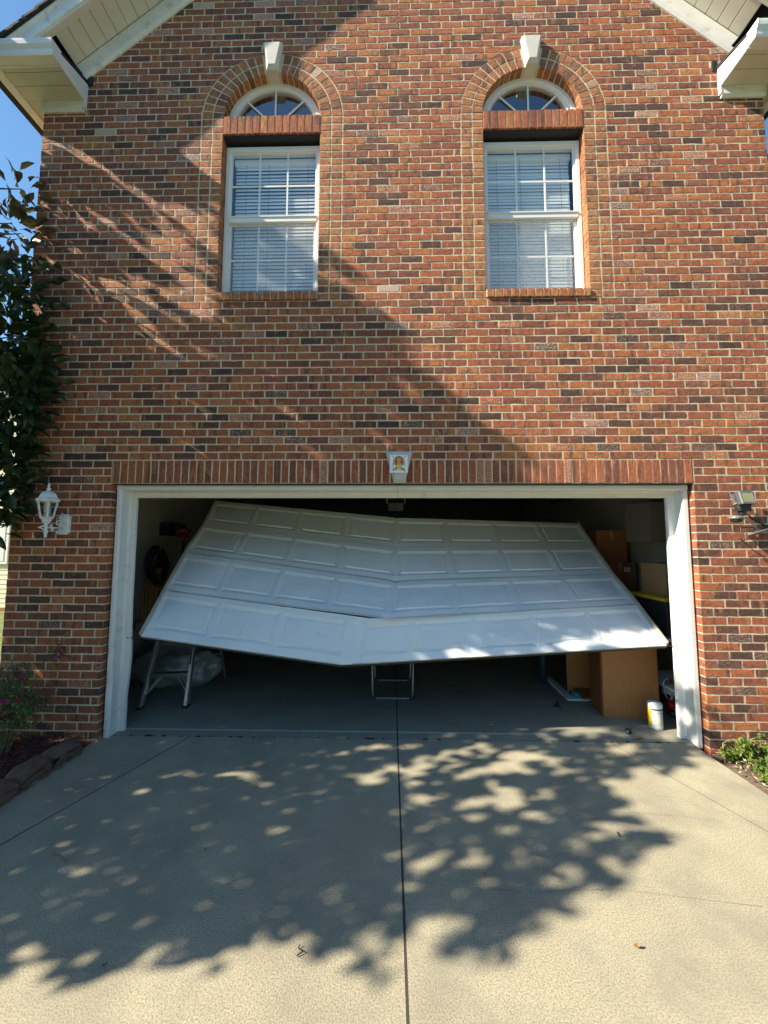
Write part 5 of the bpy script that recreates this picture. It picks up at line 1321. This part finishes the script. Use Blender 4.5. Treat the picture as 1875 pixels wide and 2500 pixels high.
big = MB(); small = MB(); picked = 0; rs = random.Random(11)
leaves = []
tries = 0
while len(leaves) < 20500 and tries < 500000:
    tries += 1
    # a point on the receiving surfaces, chosen evenly in the plane square to the sun
    if rs.random() < .52:
        h = ('g', rs.uniform(-4.3, 2.65), rs.uniform(-2.3, 0)); p = V3((h[1], h[2], 0)); wgt = -SUN.z
    else:
        h = ('w', rs.uniform(-3.6, 2.7), rs.uniform(0, 5.9)); p = V3((h[1], 0, h[2])); wgt = SUN.y * 3.0
    if rs.random() > wgt: continue
    a, b_ = p.dot(sp_), p.dot(sq_)
    jx, jy = mnoise.noise(V3((a * 7, b_ * 7, 21))) * .16 + rs.gauss(0, .035), mnoise.noise(V3((a * 7, b_ * 7, 41))) * .16 + rs.gauss(0, .03)
    if h[0] == 'w': jx *= .8; jy *= .8
    if not inside((h[1] + jx, h[2] + jy), G_POLY if h[0] == 'g' else W_POLY): continue
    nz = mnoise.noise(V3((a * 3.6, b_ * 3.6, 3.1))) * .45 + mnoise.noise(V3((a * 12, b_ * 12, 7.7))) * .62
    thr = -.38 if h[0] == 'g' else -.26
    if h[0] == 'g':
        if h[1] > .1: thr = -.14
        if h[1] > .1 and h[2] > -.45: thr = -.02
        if h[2] > -.5 and h[1] <= .1: thr = -.22
    else:
        if h[1] < -1.6 and h[2] > 2.2: thr = .03 if h[2] > 3 else -.10
        if h[1] > .6 and h[2] < 1.4: thr = -.10 if h[1] < 1.7 else .02
        if h[1] < .55 and (1.25 if h[1] > .1 else .62) < h[2] < 2.4 and h[1] > -2.5: thr = -.9
        if h[2] < .6 and -1.9 < h[1] < 1.8: thr = -.10
        if h[2] < 1.0 and h[1] < -2.5: thr = -.2
    if nz < thr: continue
    best = None
    for k in range(9):
        s = rs.uniform(.3, 8.0); q = p - SUN * s
        if q.y > -.12 or q.z > 8.2 or q.z < .5: continue
        if q.z > 5.7 and q.x > -4.05 and q.y > -.5: continue
        if not out_of_view(q): continue
        e = V3(((q.x - CR.x) / RR.x, (q.y - CR.y) / RR.y, (q.z - CR.z) / RR.z)).length
        sc_ = max(e, .75) + rs.uniform(0, .12)
        if best is None or sc_ < best[0]: best = (sc_, q)
    if best is None: continue
    leaves.append(best[1])
for q in leaves:
    d = V3((rs.uniform(-1, 1), rs.uniform(-1, 1), rs.uniform(-.5, .9))).normalized()
    leaf_shape(small, q - d * .05, d, V3((rs.uniform(-.4, .4), rs.uniform(-.4, .4), 1)), rs.uniform(.09, .15), rs.uniform(.045, .065), .12)
# boughs that reach into the picture at its left edge
boughs = [((-3.20, -.10, 5.02), .16, 22, 1), ((-3.32, -.05, 4.72), .22, 46, 1), ((-3.10, -.16, 4.52), .17, 34, 1), ((-3.02, -.18, 4.30), .15, 26, 1), ((-3.30, -.12, 4.18), .22, 50, 1), ((-2.96, -.22, 3.98), .17, 44, 0), ((-3.22, -.16, 3.82), .26, 90, 0), ((-3.10, -.14, 3.55), .2, 60, 0),
          ((-3.28, -.1, 3.42), .26, 100, 0), ((-3.02, -.2, 3.22), .2, 80, 0), ((-2.96, -.22, 2.98), .18, 80, 0), ((-3.24, -.16, 3.0), .26, 110, 0), ((-3.06, -.18, 2.76), .18, 70, 0), ((-3.28, -.12, 2.6), .24, 100, 0), ((-3.06, -.2, 2.42), .18, 60, 0), ((-3.24, -.16, 2.28), .22, 80, 0),
          ((-3.0, -.22, 2.16), .13, 34, 0), ((-3.22, -.14, 2.02), .18, 54, 0), ((-3.26, -.12, 1.82), .13, 26, 0), ((-3.5, -.3, 3.6), .5, 260, 0), ((-3.6, -.3, 2.8), .5, 280, 0), ((-3.6, -.3, 2.1), .35, 120, 0), ((-3.7, .1, 4.3), .32, 60, 0)]
limbs = MB(); vis = []
for (c_, r_, n_, br) in boughs:
    c_ = V3(c_); c_.x -= .30 if c_.z > 3.3 else .22; n_ = int(n_ * (.7 if c_.z > 4.1 else .95)); st_ = V3((-5.0, -1.1, c_.z - .9)); limbs.tube([st_, st_.lerp(c_, .5) + V3((0, .05, -.12)), c_.lerp(st_, .12), c_], [.035, .02, .010, .004], 6)
    for k in range(n_):
        o_ = V3((rs.gauss(0, r_ * .55), rs.gauss(0, r_ * .35), rs.gauss(0, r_ * .5))); q = c_ + o_
        if q.y > -.05 and q.x > -3.5: q.y = -.06 - rs.random() * .1
        d = (o_.normalized() * .7 + V3((.35, -.1, rs.uniform(-.5, .3)))).normalized()
        vis.append((q, d, br or (rs.random() < .07)))
vis.sort(key=lambda t: 0 if not out_of_view(t[0], 1.0) else 1)
lv_mesh = {}
for i, (q, d, br) in enumerate(vis):
    m_ = MAGB if br else MAGL
    if i < 300:
        k = (rs.randrange(8), bool(br))
        if k not in lv_mesh:
            mb = MB(); leaf_shape(mb, V3((0, 0, 0)), V3((1, 0, 0)), V3((0, 0, 1)), rs.uniform(.12, .185), rs.uniform(.05, .068), .2, rs.uniform(.05, .2)); me = mb.mesh('leaf'); me.materials.append(m_); lv_mesh[k] = me
        o = bpy.data.objects.new('leaf', lv_mesh[k]); COL.objects.link(o); o.parent = mag
        o.rotation_mode = 'QUATERNION'
        o.rotation_quaternion = d.to_track_quat('X', 'Z') @ Matrix.Rotation(rs.uniform(-1.4, 1.4), 3, 'X').to_quaternion(); o.location = q - mag.location
    else:
        leaf_shape(big if not br else big, q, d, V3((rs.uniform(-.8, .8), rs.uniform(-.8, .8), 1)), rs.uniform(.12, .185), rs.uniform(.05, .068), .2)
P('crown', small, MAGL, mag, kind='stuff', fix=False); P('near_foliage', big, MAGL, mag, kind='stuff', fix=False)
for (a, b_, r0, r1) in (((-5.4, -1.3, 1.2), (-4.6, -2.2, 3.4), .07, .02), ((-5.3, -1.3, 2.2), (-6.6, -1.6, 5.0), .07, .02), ((-5.2, -1.3, 3.0), (-4.4, -.8, 6.4), .06, .015), ((-5.3, -1.4, 1.6), (-5.6, -3.0, 4.0), .06, .02)):
    a, b_ = V3(a), V3(b_); mb = MB(); mb.tube([a, a.lerp(b_, .4) + V3((0, 0, .12)), b_], [r0, (r0 + r1) / 2, r1], 8); P('limb', mb, BARK, mag, smooth=True)
P('branches', limbs, BARK, mag, kind='stuff', fix=False)
mb = MB(); mb.tube([(-5.35, -1.3, -.1), (-5.32, -1.3, .4), (-5.38, -1.25, 2.0), (-5.25, -1.3, 4.0), (-5.3, -1.35, 6.6)], [.19, .15, .12, .08, .02], 12); P('trunk', mb, BARK, mag, smooth=True)

# ------------------------------------------------------------------ neighbours and the set back wing
nb = thing('neighbour_house', 'cream sided neighbouring house seen in slivers at the left edge', 'house', (-14, 7, 0))
SID = mat('cream_siding', (.72, .66, .48), .7, mott=.04, mscale=2)
k = 0; z = .02
while z < 6.4:
    mb = MB(); mb.prism([(6.5, z), (6.485, z), (6.497, z + .125), (6.5, z + .125)], None, None, lambda y_, zz: (-16, y_, zz), lambda y_, zz: (-8.6, y_, zz)); P('siding_board', mb, SID, nb); z += .12
mb = MB(); mb.box(-16, -8.6, 6.5, 12, -.05, 6.4); P('wall', mb, SID, nb)
mb = MB(); mb.box(-16, -8.58, 6.47, 6.6, -.07, .02); P('foundation', mb, mat('foundation_brick', (.30, .14, .07), .9, mott=.3, mscale=10), nb)
mb = MB(); mb.prism([(6.0, 6.38), (6.0, 6.5), (12, 8.2), (12, 8.05)], None, None, lambda y_, zz: (-16.4, y_, zz), lambda y_, zz: (-8.3, y_, zz)); P('roof', mb, SHING, nb)
wa, wb2 = at(-40, 1312, 6.46), at(18, 1371, 6.46)
for (zz0, zz1, s_) in ((wb2.z, wa.z, 0),):
    mb = MB(); mb.box(-11.6, wb2.x - .0, 6.44, 6.47, zz0 - .06, zz1 + .5); P('window_frame', mb, WHITE, nb)
    for kk in range(18):
        z_ = zz0 + .02 + kk * .058; mb = MB(); mb.box(-11.5, wb2.x - .09, 6.430, 6.436, z_, z_ + .045); P('blind_slat', mb, BLIND, nb)
# wing on the right, a step behind the gable
wg = thing('side_wing', 'set back brick wing with white eaves just past the right corner of the gable', 'house wing', (4.5, 1.4, 0))
mb = MB(); mb.box(3.52, 9, .9, 5, -.1, 6.3); P('wall', mb, BR, wg)
mb = MB(); mb.box(3.53, 9, .55, .89, 5.62, 5.68); P('soffit', mb, SOFF, wg)
mb = MB(); mb.box(3.53, 9, .45, .55, 5.60, 5.75); P('gutter', mb, ALU, wg, bevel=.01)
mb = MB(); mb.prism([(.43, 5.75), (.43, 5.80), (4.0, 8.4), (4.0, 8.3)], None, None, lambda y_, z_: (3.68, y_, z_), lambda y_, z_: (9, y_, z_)); P('roof', mb, SHING, wg)
# unseen trees added behind the camera to block ambient sky light and fill reflections
for i, (x, y_, h, r_, lb) in enumerate(((-21, -15, 10, 5.2, 'unseen broad green tree added at the far left behind the camera to block sky light'), (-7, -21, 11, 5.4, 'unseen broad tree added left of the drive, behind the camera, to block sky light'), (9, -20, 10.5, 5.2, 'unseen broad tree added right of the drive, behind the camera, to block sky light'), (20, -13, 10, 5.0, 'unseen broad green tree added at the far right behind the camera to block sky light'), (-14, -26, 9, 3.6, 'unseen round green tree added across the street, behind the camera to the left'), (2, -30, 10, 4.2, 'unseen tall green tree added across the street behind the camera'), (16, -25, 8, 3.4, 'unseen round green tree added across the street behind the camera to the right'))):
    t = thing('unseen_street_tree', lb, 'tree', (x, y_, 0), 'unseen trees added for sky light and reflections'); mb = MB()
    for k in range(3600):
        d = rdir(); d = (d if i % 3 else V3((d.x, d.y, d.z * .9))); rr = r_ * (.55 + .45 * rs.random()) * (1 + .25 * mnoise.noise(d * 2.3 + V3((i, 0, 0)))); q = V3((x, y_, h * .60)) + V3((d.x * rr, d.y * rr, d.z * rr * .85)); leaf_shape(mb, q, rdir(), V3((0, 0, 1)), .62, .40, .1)
    P('crown', mb, MAGL, t, kind='stuff', fix=False); mb = MB(); mb.tube([(x, y_, -.1), (x, y_, h * .35), (x + .2, y_, h * .7)], [.28, .2, .08], 10); P('trunk', mb, BARK, t, smooth=True)
